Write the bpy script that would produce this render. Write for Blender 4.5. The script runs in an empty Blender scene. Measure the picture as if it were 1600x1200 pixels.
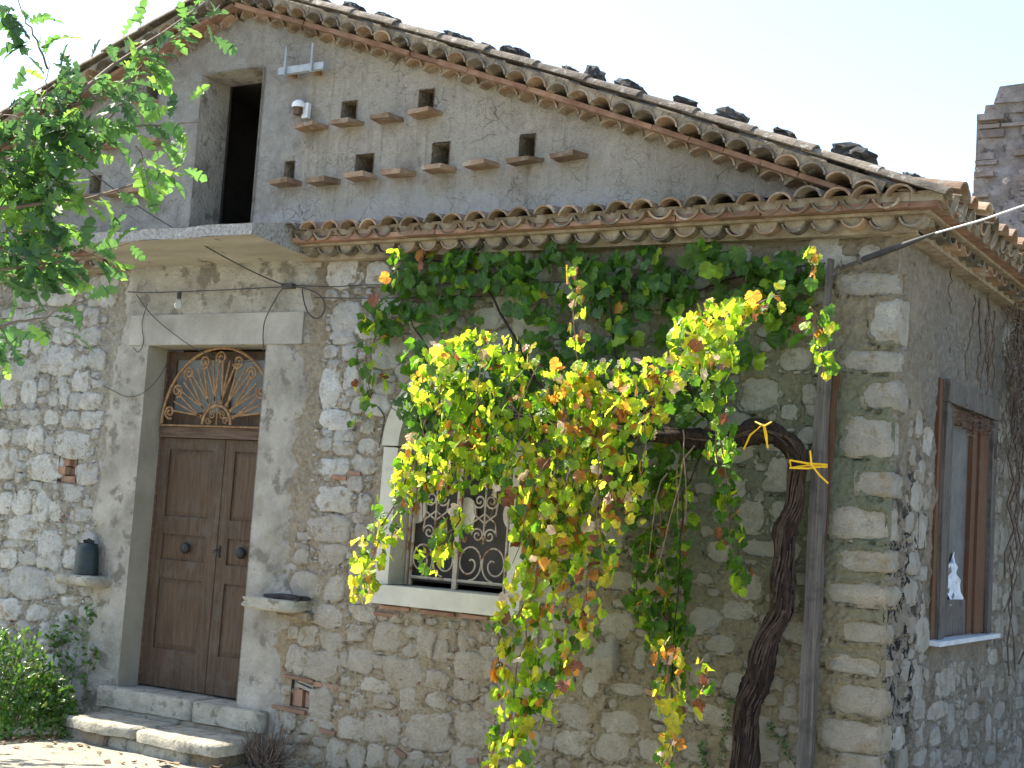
import bpy, math, random
import numpy as np
from mathutils import Vector, Matrix, noise as mnoise
random.seed(7); rng = np.random.default_rng(11)
scene = bpy.context.scene
C = scene.collection
R = math.radians

# ------------------------------------------------------------------ camera
CAM = np.array([2.76016649, -9.25990934, 2.11460436])
ROT = np.array([[0.8532008988470698, -0.007120392709088364, 0.5215338207769661],
                [0.5173198999905311, -0.11602030014505325, -0.8478911551773839],
                [0.06654582842176557, 0.993221319727844, -0.09530510352410736]])
cam_d = bpy.data.cameras.new('camera'); cam = bpy.data.objects.new('camera', cam_d); C.objects.link(cam)
cam_d.sensor_width = 36.0; cam_d.lens = 2250.0/1600*36; cam_d.clip_start = .05; cam_d.clip_end = 2000
m4 = Matrix.Identity(4)
for i in range(3):
    for j in range(3): m4[i][j] = ROT[i][j]
    m4[i][3] = CAM[i]
cam.matrix_world = m4
scene.camera = cam

# ------------------------------------------------------------------ sky, sun, exposure
SUN = Vector((-.60, .016, .80)).normalized()
world = bpy.data.worlds.new('World'); scene.world = world; world.use_nodes = True
wn = world.node_tree.nodes; wl = world.node_tree.links
for n in list(wn): wn.remove(n)
sky = wn.new('ShaderNodeTexSky'); sky.sky_type = 'NISHITA'; sky.sun_disc = False
sky.sun_elevation = math.asin(SUN.z); sky.sun_rotation = math.atan2(SUN.x, SUN.y)
sky.altitude = 300; sky.air_density = 1.0; sky.dust_density = 1.7; sky.ozone_density = 1.0
bg = wn.new('ShaderNodeBackground'); bg.inputs['Strength'].default_value = .15
wo = wn.new('ShaderNodeOutputWorld'); wl.new(sky.outputs[0], bg.inputs[0]); wl.new(bg.outputs[0], wo.inputs[0])
sun_d = bpy.data.lights.new('sun', 'SUN'); sun_d.energy = 5.0; sun_d.angle = R(.5); sun_d.color = (1, .93, .80)
sun = bpy.data.objects.new('sun', sun_d); C.objects.link(sun)
sun.rotation_euler = SUN.to_track_quat('Z', 'Y').to_euler()
vs = scene.view_settings
vs.view_transform = 'Standard'; vs.look = 'None'; vs.gamma = 1; vs.use_curve_mapping = False; vs.exposure = 1.52

# ------------------------------------------------------------------ helpers
def ray(u, v):
    d = ROT @ np.array([u-800, 600-v, -2250.0]); return d/np.linalg.norm(d)
def at(u, v, Y=0.0):                    # point of the vertical plane y = Y seen at photo pixel (u, v)
    r = ray(u, v); return CAM + r*((Y-CAM[1])/r[1])
def ats(u, v, X=0.0):                   # same for the side wall's plane x = X
    r = ray(u, v); return CAM + r*((X-CAM[0])/r[0])
def far(u, v, d): return CAM + ray(u, v)*d

def tag(o, label=None, cat=None, group=None, kind=None):
    if label: o['label'] = label
    if cat: o['category'] = cat
    if group: o['group'] = group
    if kind: o['kind'] = kind
    return o
def empty(name, loc=(0, 0, 0), parent=None, **k):
    o = bpy.data.objects.new(name, None); o.empty_display_size = .1; C.objects.link(o); o.location = loc
    if parent: o.parent = parent
    return tag(o, **k)
def link(name, me, mats=None, parent=None, loc=None, rot=None, **k):
    o = bpy.data.objects.new(name, me)
    if mats is not None and not me.materials:
        for m in (mats if isinstance(mats, (list, tuple)) else [mats]): me.materials.append(m)
    C.objects.link(o)
    if parent: o.parent = parent
    if loc is not None: o.location = loc
    if rot is not None: o.rotation_euler = rot
    return tag(o, **k)

class MB:
    def __init__(s): s.v = []; s.f = []; s.mi = []; s.cur = 0
    def face(s, idx): s.f.append(idx); s.mi.append(s.cur)
    def add(s, vs_, fs):
        o = len(s.v); s.v += [tuple(map(float, p)) for p in vs_]
        for f in fs: s.face([i+o for i in f])
    def box(s, x0, x1, y0, y1, z0, z1, M=None, j=0):
        P = [(x, y, z) for x in (x0, x1) for y in (y0, y1) for z in (z0, z1)]
        if j: P = [tuple(c+random.uniform(-j, j) for c in p) for p in P]
        if M is not None: P = [M @ Vector(p) for p in P]
        s.add(P, [(0, 1, 3, 2), (4, 6, 7, 5), (0, 4, 5, 1), (2, 3, 7, 6), (0, 2, 6, 4), (1, 5, 7, 3)])
    def tube(s, pts, r, n=6, cap=True):
        pts = [np.array(p, float) for p in pts]
        rr = r if isinstance(r, (list, tuple, np.ndarray)) else [r]*len(pts)
        o = len(s.v); up = None
        for i, p in enumerate(pts):
            d = pts[min(i+1, len(pts)-1)] - pts[max(i-1, 0)]; d = d/(np.linalg.norm(d)+1e-9)
            if up is None:
                a = np.array([0, 0, 1.]) if abs(d[2]) < .9 else np.array([1., 0, 0]); up = np.cross(d, a)
            up = up - d*(up@d); up /= np.linalg.norm(up)+1e-9; w = np.cross(d, up)
            for k in range(n):
                t = 2*math.pi*k/n; q = p + rr[i]*(math.cos(t)*up + math.sin(t)*w); s.v.append(tuple(q))
        for i in range(len(pts)-1):
            for k in range(n):
                a = o+i*n+k; b = o+i*n+(k+1) % n; s.face([a, b, b+n, a+n])
        if cap:
            s.face([o+k for k in range(n)][::-1]); s.face([o+(len(pts)-1)*n+k for k in range(n)])
    def mesh(s, name, smooth=False):
        me = bpy.data.meshes.new(name); me.from_pydata(s.v, [], s.f)
        if any(s.mi): me.polygons.foreach_set('material_index', s.mi)
        if smooth: me.polygons.foreach_set('use_smooth', [True]*len(s.f))
        me.update(); return me
    def build(s, name, mats, parent=None, smooth=False, **k): return link(name, s.mesh(name, smooth), mats, parent, **k)

def vnoise(x, y, sc, seed=0):           # smooth value noise, numpy arrays
    x = x*sc + seed*17.31; y = y*sc + seed*7.77
    xi = np.floor(x).astype(int); yi = np.floor(y).astype(int); fx = x-xi; fy = y-yi
    fx = fx*fx*(3-2*fx); fy = fy*fy*(3-2*fy)
    def h(a, b):
        n = (a*374761393 + b*668265263 + seed*974711) & 0x7fffffff
        n = ((n ^ (n >> 13))*1274126177) & 0x7fffffff
        return ((n ^ (n >> 16)) & 0xffff)/32767.5-1
    return (h(xi, yi)*(1-fx)+h(xi+1, yi)*fx)*(1-fy) + (h(xi, yi+1)*(1-fx)+h(xi+1, yi+1)*fx)*fy
def fbm(x, y, sc, oc=4, seed=0, gain=.5):
    t = 0; a = 1; n = 0
    for i in range(oc): t = t + a*vnoise(x, y, sc*2**i, seed+i); n += a; a *= gain
    return t/n

def axis(a, b, step, cuts=()):
    n = max(2, int(round((b-a)/step))+1); xs = np.linspace(a, b, n)
    for c in cuts:
        if a < c < b: xs[np.argmin(abs(xs-c))] = c
    return xs
def sheet(name, us, zs, disp, keep, mapf, mat, parent, **k):
    U, Z = np.meshgrid(us, zs); D = disp(U, Z); X, Y, ZZ = mapf(U, Z, D)
    co = np.stack([X, Y, ZZ], -1).reshape(-1, 3); nu = len(us); nz = len(zs)
    uc = (us[:-1]+us[1:])/2; zc = (zs[:-1]+zs[1:])/2; UC, ZC = np.meshgrid(uc, zc); K = keep(UC, ZC)
    I, J = np.nonzero(K); a = I*nu+J
    F = np.stack([a, a+1, a+nu+1, a+nu], -1)
    used = np.unique(F); remap = np.zeros(len(co), int); remap[used] = np.arange(len(used)); co = co[used]; F = remap[F]
    me = bpy.data.meshes.new(name); me.vertices.add(len(co)); me.vertices.foreach_set('co', co.ravel())
    me.loops.add(F.size); me.loops.foreach_set('vertex_index', F.ravel().astype(np.int32))
    me.polygons.add(len(F)); me.polygons.foreach_set('loop_start', np.arange(0, F.size, 4, dtype=np.int32))
    me.polygons.foreach_set('use_smooth', np.ones(len(F), bool))
    me.update(calc_edges=True); me.validate()
    return link(name, me, mat, parent, **k)
def inrect(U, Z, r): return (U > r[0]) & (U < r[1]) & (Z > r[2]) & (Z < r[3])
def rdist(U, Z, r):                     # distance outside a rectangle
    dx = np.maximum(np.maximum(r[0]-U, U-r[1]), 0); dz = np.maximum(np.maximum(r[2]-Z, Z-r[3]), 0)
    return np.hypot(dx, dz)

# ------------------------------------------------------------------ materials
class N:
    def __init__(s, name):
        s.m = bpy.data.materials.new(name); s.m.use_nodes = True; s.t = s.m.node_tree
        for n in list(s.t.nodes): s.t.nodes.remove(n)
        s.out = s.t.nodes.new('ShaderNodeOutputMaterial')
        s.geo = s.t.nodes.new('ShaderNodeNewGeometry'); s.pos = s.geo.outputs['Position']
    def n(s, t, **k):
        x = s.t.nodes.new(t)
        for a, b in k.items(): setattr(x, a, b)
        return x
    def l(s, a, b): s.t.links.new(a, b)
    def put(s, inp, v):
        if isinstance(v, bpy.types.NodeSocket): s.l(v, inp)
        elif isinstance(v, tuple) and len(v) == 3 and inp.type == 'RGBA': inp.default_value = (*v, 1)
        else: inp.default_value = v
    def scaled(s, v, src=None):
        x = s.n('ShaderNodeVectorMath', operation='MULTIPLY'); s.l(src or s.pos, x.inputs[0]); x.inputs[1].default_value = v; return x.outputs[0]
    def noise(s, sc, det=4, rough=.55, vec=None, dist=0):
        x = s.n('ShaderNodeTexNoise'); s.l(vec or s.pos, x.inputs['Vector']); x.inputs['Scale'].default_value = sc
        x.inputs['Detail'].default_value = det; x.inputs['Roughness'].default_value = rough; x.inputs['Distortion'].default_value = dist
        return x.outputs['Fac']
    def vor(s, sc, feat='DISTANCE_TO_EDGE', vec=None, out='Distance'):
        x = s.n('ShaderNodeTexVoronoi', feature=feat); s.l(vec or s.pos, x.inputs['Vector']); x.inputs['Scale'].default_value = sc
        return x.outputs[out]
    def ramp(s, v, a, b, lo=0.0, hi=1.0):
        x = s.n('ShaderNodeMapRange'); x.clamp = True; s.put(x.inputs[0], v)
        for i, q in enumerate((a, b, lo, hi)): x.inputs[i+1].default_value = q
        return x.outputs[0]
    def mix(s, f, a, b):
        x = s.n('ShaderNodeMix', data_type='RGBA'); s.put(x.inputs[0], f); s.put(x.inputs[6], a); s.put(x.inputs[7], b); return x.outputs[2]
    def math(s, op, a, b=0.0):
        x = s.n('ShaderNodeMath', operation=op); s.put(x.inputs[0], a); s.put(x.inputs[1], b); return x.outputs[0]
    def xyz(s):
        x = s.n('ShaderNodeSeparateXYZ'); s.l(s.pos, x.inputs[0]); return x.outputs
    def bump(s, h, dist, st=1.0, prev=None):
        x = s.n('ShaderNodeBump'); s.put(x.inputs['Height'], h); x.inputs['Distance'].default_value = dist; x.inputs['Strength'].default_value = st
        if prev is not None: s.l(prev, x.inputs['Normal'])
        return x.outputs[0]
    def bsdf(s, col, rough=.9, nrm=None, metal=0, spec=.3, **k):
        p = s.n('ShaderNodeBsdfPrincipled'); s.put(p.inputs['Base Color'], col); s.put(p.inputs['Roughness'], rough)
        p.inputs['Metallic'].default_value = metal; p.inputs['Specular IOR Level'].default_value = spec
        if nrm is not None: s.l(nrm, p.inputs['Normal'])
        for a, b in k.items(): s.put(p.inputs[a], b)
        return p.outputs[0]
    def done(s, sh): s.l(sh, s.out.inputs[0]); return s.m
    def obj_rand(s):
        x = s.n('ShaderNodeObjectInfo'); return x.outputs['Random']

def simple(name, c1, c2, sc=6, rough=.85, bump=.004, bsc=60, det=6, metal=0, stretch=None, spots=None, spec=.3, rnd=0.0):
    n = N(name); vec = n.scaled(stretch) if stretch else None
    f = n.ramp(n.noise(sc, det, .6, vec), .32, .68); col = n.mix(f, c1, c2)
    if spots: col = n.mix(n.ramp(n.noise(spots[1], 5, .65), spots[2], spots[2]+.08), col, spots[0])
    if rnd:
        hv = n.n('ShaderNodeHueSaturation'); n.put(hv.inputs['Value'], n.ramp(n.obj_rand(), 0, 1, 1-rnd, 1+rnd*.6)); n.put(hv.inputs['Color'], col); col = hv.outputs[0]
    nr = n.bump(n.noise(bsc, 5, .65, vec), bump)
    return n.done(n.bsdf(col, rough, nr, metal, spec))

def zone(n, x0, x1, z0, z1, soft=.35, axis_='x', nsc=2.2):
    X, Y, Z = n.xyz(); a = X if axis_ == 'x' else Y
    w = n.math('MULTIPLY', n.math('SUBTRACT', n.noise(nsc, 5, .65), .5), 1.6)
    a = n.math('ADD', a, w); z = n.math('ADD', Z, w)
    f = n.math('MULTIPLY', n.ramp(a, x0-soft, x0+soft), n.ramp(a, x1+soft, x1-soft))
    return n.math('MULTIPLY', f, n.math('MULTIPLY', n.ramp(z, z0-soft, z0+soft), n.ramp(z, z1+soft, z1-soft)))

MORT = (.34, .265, .185)
def mortar_mat():
    n = N('lime_mortar')
    col = n.mix(n.ramp(n.noise(3, 6, .65), .3, .7), (.31, .24, .155), (.48, .40, .29))
    col = n.mix(n.ramp(n.noise(22, 4, .6), .42, .72), col, (.54, .47, .36))
    col = n.mix(n.math('MULTIPLY', n.ramp(n.noise(60, 3, .6), .60, .72), .6), col, (.18, .14, .10))
    col = n.mix(n.math('MULTIPLY', zone(n, -12, -6.6, -1, 4.2, .6), .7), col, n.mix(n.ramp(n.noise(16, 5, .7), .35, .65), (.36, .33, .28), (.62, .59, .52)))
    col = n.mix(n.math('MULTIPLY', zone(n, -5.1, -3.6, .4, 4.0, .4), .45), col, n.mix(n.ramp(n.noise(16, 5, .7), .35, .65), (.34, .29, .22), (.60, .55, .45)))
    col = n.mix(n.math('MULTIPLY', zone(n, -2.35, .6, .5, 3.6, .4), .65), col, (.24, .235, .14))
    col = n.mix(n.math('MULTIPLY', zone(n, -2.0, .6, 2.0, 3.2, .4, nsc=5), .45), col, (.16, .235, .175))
    col = n.mix(n.math('MULTIPLY', zone(n, -6.2, .6, -1, 1.5, .5), .4), col, (.50, .39, .23))  # warm light bounced off the ground, painted into the lower mortar
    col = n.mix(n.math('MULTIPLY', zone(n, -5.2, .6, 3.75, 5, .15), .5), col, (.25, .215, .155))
    col = n.mix(n.math('MULTIPLY', n.ramp(n.vor(19, vec=n.pos), .05, .0), n.ramp(n.noise(5, 3), .5, .6, 0, .45)), col, (.13, .10, .07))
    b = n.bump(n.noise(14, 6, .75), .07); b = n.bump(n.noise(42, 6, .75), .035, 1, b); b = n.bump(n.noise(110, 4, .7), .012, 1, b)
    b = n.bump(n.vor(26, 'F1'), .016, .8, b)
    return n.done(n.bsdf(col, .95, b, spec=.15))
def stone_mat(name='limestone', side=False, light=1.0):
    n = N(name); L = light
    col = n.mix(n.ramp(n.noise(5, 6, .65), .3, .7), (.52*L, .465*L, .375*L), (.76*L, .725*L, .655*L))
    if not side: col = n.mix(n.math('MULTIPLY', zone(n, -12, -4.0, .3, 4.2, .6), .65), col, n.mix(n.ramp(n.noise(14, 5, .7), .3, .65), (.62, .61, .58), (.86, .86, .84)))
    hv = n.n('ShaderNodeHueSaturation'); n.put(hv.inputs['Value'], n.ramp(n.obj_rand(), 0, 1, .84, 1.15)); n.put(hv.inputs['Color'], col); col = hv.outputs[0]
    col = n.mix(n.ramp(n.noise(9, 6, .7), .53, .66), col, (.42, .335, .22))
    if not side:
        col = n.mix(n.math('MULTIPLY', zone(n, -6.5, .6, -1, 2.2, .5), .45), col, (.50, .40, .25))  # golden ground bounce tinted into the stones low on the wall
        col = n.mix(n.math('MULTIPLY', zone(n, -2.6, -.35, .9, 3.6, .4), .5), col, (.40, .41, .33))
    col = n.mix(n.math('MULTIPLY', n.ramp(n.noise(45, 4, .7), .60, .70), .6), col, (.26, .22, .17))
    b = n.bump(n.noise(10, 6, .75, dist=.8), .10); b = n.bump(n.noise(34, 6, .75), .035, 1, b); b = n.bump(n.noise(110, 4, .7), .010, 1, b)
    return n.done(n.bsdf(col, .92, b, spec=.2))
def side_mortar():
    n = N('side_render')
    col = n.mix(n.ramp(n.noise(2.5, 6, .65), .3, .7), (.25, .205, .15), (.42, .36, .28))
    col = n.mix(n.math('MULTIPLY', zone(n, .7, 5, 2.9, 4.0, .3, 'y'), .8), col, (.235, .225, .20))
    col = n.mix(n.ramp(n.noise(20, 4, .6), .45, .72), col, (.40, .37, .32))
    lich = n.math('MULTIPLY', zone(n, -.3, .75, .7, 2.6, .3, 'y', 4), n.ramp(n.noise(6.5, 7, .75), .505, .545))
    col = n.mix(lich, col, (.035, .035, .035))
    col = n.mix(n.math('MULTIPLY', n.ramp(n.noise(6, 6, .7), .60, .68), .8), col, (.06, .06, .055))
    b = n.bump(n.noise(14, 6, .75), .07); b = n.bump(n.noise(45, 6, .75), .03, 1, b)
    return n.done(n.bsdf(col, .95, b, spec=.15))
def plaster_mat():
    n = N('cracked_plaster')
    v1 = n.n('ShaderNodeVectorMath', operation='ADD'); n.l(n.pos, v1.inputs[0])
    nz = n.n('ShaderNodeTexNoise'); n.l(n.pos, nz.inputs['Vector']); nz.inputs['Scale'].default_value = 5; nz.inputs['Detail'].default_value = 5
    sc = n.n('ShaderNodeVectorMath', operation='SCALE'); n.l(nz.outputs['Color'], sc.inputs[0]); sc.inputs['Scale'].default_value = .22; n.l(sc.outputs[0], v1.inputs[1])
    v2 = n.scaled((1, 0, 1), v1.outputs[0])
    e1 = n.vor(6.5, vec=v2); e2 = n.vor(15, vec=v2)
    cr = n.math('MAXIMUM', n.math('MULTIPLY', n.ramp(e1, .018, .0), n.ramp(n.noise(2.3, 3),   .50, .62)), n.math('MULTIPLY', n.ramp(e2, .03, .0), n.ramp(n.noise(3.1, 3), .54, .62, 0, .7)))
    col = n.mix(n.ramp(n.noise(2.2, 6, .65), .3, .7), (.34, .30, .24), (.53, .48, .40))
    col = n.mix(n.ramp(n.noise(26, 6, .75), .40, .66), col, (.53, .49, .42))
    col = n.mix(n.math('MULTIPLY', n.ramp(n.noise(13, 6, .75), .55, .66), .6), col, (.17, .145, .115))
    st_ = n.ramp(n.noise(1.0, 5, .7, n.scaled((16, 1, 1.3))), .52, .68); col = n.mix(n.math('MULTIPLY', st_, .45), col, (.20, .17, .135))
    st2 = n.ramp(n.noise(1.0, 5, .7, n.scaled((7, 1, 4.5))), .56, .64); col = n.mix(n.math('MULTIPLY', st2, .4), col, (.60, .56, .49))
    X, Y, Z = n.xyz()
    grey = n.ramp(n.math('ADD', X, n.math('MULTIPLY', n.noise(3, 5), .25)), -5.02, -5.06)
    col = n.mix(n.math('MULTIPLY', grey, .8), col, n.mix(n.ramp(n.noise(8, 6, .7), .35, .65), (.29, .28, .26), (.43, .415, .385)))
    col = n.mix(n.math('MULTIPLY', n.ramp(n.noise(1.6, 5, .7), .52, .66), .5), col, (.24, .195, .145))
    col = n.mix(n.math('MULTIPLY', zone(n, -6.9, -2, 4.2, 4.65, .12), .55), col, (.58, .56, .53))
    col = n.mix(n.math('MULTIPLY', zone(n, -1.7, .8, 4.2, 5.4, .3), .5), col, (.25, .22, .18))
    col = n.mix(n.math('MULTIPLY', cr, .7), col, (.10, .085, .065))
    b = n.bump(n.noise(9, 6, .75), .06); b = n.bump(n.noise(32, 6, .75), .03, 1, b); b = n.bump(n.noise(90, 5, .7), .010, 1, b); b = n.bump(n.math('SUBTRACT', 1.0, cr), .008, 1, b)
    return n.done(n.bsdf(col, .95, b, spec=.12))
def wood_mat(name, c1, c2, axis_=(14, 14, .9), rough=.7, dirt=None):
    n = N(name); v = n.scaled(axis_)
    col = n.mix(n.ramp(n.noise(3, 6, .65, v), .3, .7), c1, c2)
    if dirt: col = n.mix(n.math('MULTIPLY', n.ramp(n.noise(7, 6, .7), .50, .66), .7), col, dirt)
    b = n.bump(n.noise(7, 5, .75, v), .012)
    return n.done(n.bsdf(col, rough, b, spec=.3))
def leaf_mat(name, c, tr=None, trw=.5, rough=.45, var=.35):
    n = N(name); f = n.ramp(n.noise(14, 2), .35, .65)
    c2 = tuple(min(1, q*(1+var)) for q in c); c1 = tuple(q*(1-var) for q in c)
    col = n.mix(f, c1, c2); tr = tr or tuple(min(1, q*2.2) for q in c)
    t = n.n('ShaderNodeBsdfTranslucent'); n.put(t.inputs[0], n.mix(f, tuple(q*.8 for q in tr), tuple(min(1, q*1.15) for q in tr)))
    p = n.bsdf(col, rough, n.bump(n.noise(120, 2), .002), spec=.45)
    ms = n.n('ShaderNodeMixShader'); ms.inputs[0].default_value = trw; n.l(p, ms.inputs[1]); n.l(t.outputs[0], ms.inputs[2])
    return n.done(ms.outputs[0])

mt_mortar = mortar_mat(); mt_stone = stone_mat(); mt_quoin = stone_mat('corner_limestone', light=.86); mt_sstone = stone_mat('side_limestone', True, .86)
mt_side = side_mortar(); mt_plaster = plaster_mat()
mt_tile = simple('terracotta_tile', (.17, .105, .066), (.33, .235, .155), 7, .9, .008, 50, rnd=.4, spots=((.30, .27, .22), 11, .54))
mt_tile_grey = simple('lichened_tile', (.09, .075, .06), (.24, .205, .16), 9, .95, .010, 45, rnd=.3, spots=((.34, .33, .29), 16, .58))
mt_brick = simple('thin_brick', (.20, .105, .068), (.32, .205, .145), 8, .9, .006, 50, rnd=.3)
mt_bed = simple('tile_bedding_mortar', (.20, .155, .105), (.38, .325, .245), 10, .95, .02, 30, spots=((.17, .13, .09), 16, .62))
mt_nplaster = simple('neighbour_plaster', (.16, .135, .12), (.36, .32, .29), 6, .95, .04, 22, spots=((.11, .09, .08), 8, .56))
mt_cement = simple('rough_cement', (.25, .23, .19), (.46, .43, .375), 3, .95, .035, 28, spots=((.20, .18, .15), 5, .54))
mt_lintel = simple('smooth_cement', (.25, .235, .20), (.42, .395, .345), 2.5, .95, .01, 45)
mt_slab = simple('balcony_concrete', (.27, .245, .20), (.38, .35, .29), 2.5, .95, .006, 50, stretch=(.6, 2, 3), spots=((.16, .13, .10), 5, .60))
mt_fascia = simple('pebbly_concrete', (.22, .21, .20), (.42, .41, .39), 40, .95, .02, 45, spots=((.13, .12, .11), 30, .58))
mt_dark = simple('dark_interior', (.05, .045, .04), (.085, .075, .065), 2, .95)
mt_reveal = simple('reveal_plaster', (.25, .235, .19), (.34, .32, .265), 3, .95, .008, 40)
mt_door = wood_mat('door_wood', (.045, .028, .017), (.125, .078, .047), dirt=(.11, .09, .07), rough=.6)
mt_door_p = wood_mat('door_panel_wood', (.05, .030, .018), (.135, .082, .047), dirt=(.09, .072, .055), rough=.6)
mt_rail = wood_mat('weathered_rail', (.06, .032, .02), (.17, .115, .08), (1.2, 14, 14))
mt_greywood = wood_mat('grey_weathered_wood', (.055, .048, .042), (.19, .17, .15), (22, 22, .6), .85, dirt=(.05, .045, .04))
mt_brownwood = wood_mat('brown_window_wood', (.075, .033, .014), (.14, .065, .03), (14, 14, .8), .6, dirt=(.10, .07, .05))
mt_rust = simple('rusty_iron', (.19, .10, .045), (.36, .23, .12), 25, .8, .003, 150, metal=.1)
mt_iron = simple('painted_grille_iron', (.34, .27, .20), (.50, .44, .36), 14, .75, .003, 120, spots=((.22, .09, .04), 8, .55))
mt_white = simple('pale_cut_stone', (.42, .40, .33), (.56, .54, .46), 3, .85, .003, 60, spots=((.34, .32, .26), 6, .62))
mt_step = simple('worn_step_stone', (.28, .26, .20), (.46, .43, .35), 5, .92, .035, 22, spots=((.20, .18, .13), 9, .56))
mt_marble = simple('marble_sill', (.42, .45, .48), (.55, .58, .62), 8, .6, .002, 60)
mt_black = simple('black_metal', (.015, .015, .017), (.03, .03, .032), 10, .5, .001, 60)
mt_wire = simple('wire_black', (.03, .03, .032), (.06, .06, .06), 10, .6, .001, 60)
mt_cable = simple('pale_cable', (.5, .52, .55), (.6, .62, .65), 10, .5, .001, 60)
mt_can = simple('dark_green_can', (.006, .016, .018), (.015, .03, .032), 12, .45, .001, 60)
mt_galv = simple('galvanised_bar', (.25, .28, .31), (.36, .39, .42), 14, .6, .002, 60)
mt_bark = simple('vine_bark', (.010, .006, .005), (.075, .047, .034), 7, .95, .07, 14, stretch=(6, 6, .8))
mt_fibre = simple('bark_fibre', (.03, .02, .015), (.085, .06, .045), 20, .95, .004, 60)
mt_cane = simple('vine_cane', (.10, .06, .035), (.18, .12, .07), 20, .8, .002, 60)
mt_twig = simple('oak_twig', (.12, .085, .06), (.20, .15, .11), 30, .8, .002, 60)
mt_dry = simple('dry_stems', (.07, .05, .04), (.16, .125, .10), 20, .9, .002, 60)
mt_rock = simple('dark_roof_rock', (.035, .033, .035), (.11, .105, .10), 12, .95, .02, 25, spots=((.26, .25, .21), 18, .60), rnd=.4)
mt_oldbrick = simple('old_chimney_brick', (.20, .155, .13), (.34, .285, .25), 8, .95, .02, 30, rnd=.35)
mt_yellow = simple('yellow_tie_plastic', (.75, .42, .01), (.80, .50, .02), 20, .5, .001, 60)
mt_enamel = simple('white_enamel', (.62, .64, .66), (.72, .74, .76), 8, .5, .001, 60)
mt_disc = simple('pale_disc_paint', (.48, .43, .36), (.62, .58, .50), 12, .7, .002, 60, spots=((.35, .22, .13), 12, .6))
mt_cloth = simple('white_cloth', (.45, .5, .58), (.68, .72, .8), 9, .8, .01, 25, spots=((.12, .18, .42), 14, .6))
mt_debris = simple('dead_leaf', (.16, .10, .06), (.30, .20, .12), 20, .8, .002, 60)
n = N('window_glass'); mt_glass = n.done(n.bsdf((.03, .035, .04), .08, spec=.6))
n = N('dusty_glass'); mt_glass2 = n.done(n.bsdf(n.mix(n.ramp(n.noise(5, 5, .7), .3, .7), (.10, .105, .105), (.17, .175, .17)), .25, spec=.6))
n = N('bulb_glass'); mt_bulb = n.done(n.bsdf((.75, .78, .78), .08, spec=.5, **{'Transmission Weight': .75, 'IOR': 1.2}))
def ground_mat():
    n = N('ground_concrete')
    col = n.mix(n.ramp(n.noise(1.2, 6, .65), .3, .7), (.24, .22, .165), (.36, .335, .26))
    col = n.mix(n.ramp(n.noise(40, 4, .7), .4, .7), col, (.42, .39, .31))
    col = n.mix(n.ramp(n.noise(9, 6, .7), .60, .68), col, (.10, .095, .06))
    b = n.bump(n.noise(30, 6, .7), .02); return n.done(n.bsdf(col, .95, b, spec=.2))
mt_ground = ground_mat()

# ------------------------------------------------------------------ ground
xs = axis(-16, 14, .25); ys = axis(-16, 1.5, .25)
def gz(x, y): return .07 - .16*np.clip(-6.75-x, 0, 1.2) + .012*fbm(x, y, 1.1, 3, 5) - .02
sheet('ground', xs, ys, lambda U, Y: gz(U, Y), lambda U, Z: U > -99, lambda U, Z, D: (U, Z, D), mt_ground, None, kind='structure')
b = MB(); b.add([(-600, -600, -.20), (600, -600, -.20), (600, 600, -.20), (-600, 600, -.20)], [(0, 1, 2, 3)])
b.build('ground', simple('far_earth', (.24, .21, .14), (.16, .16, .08), .5), None, kind='structure')

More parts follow.
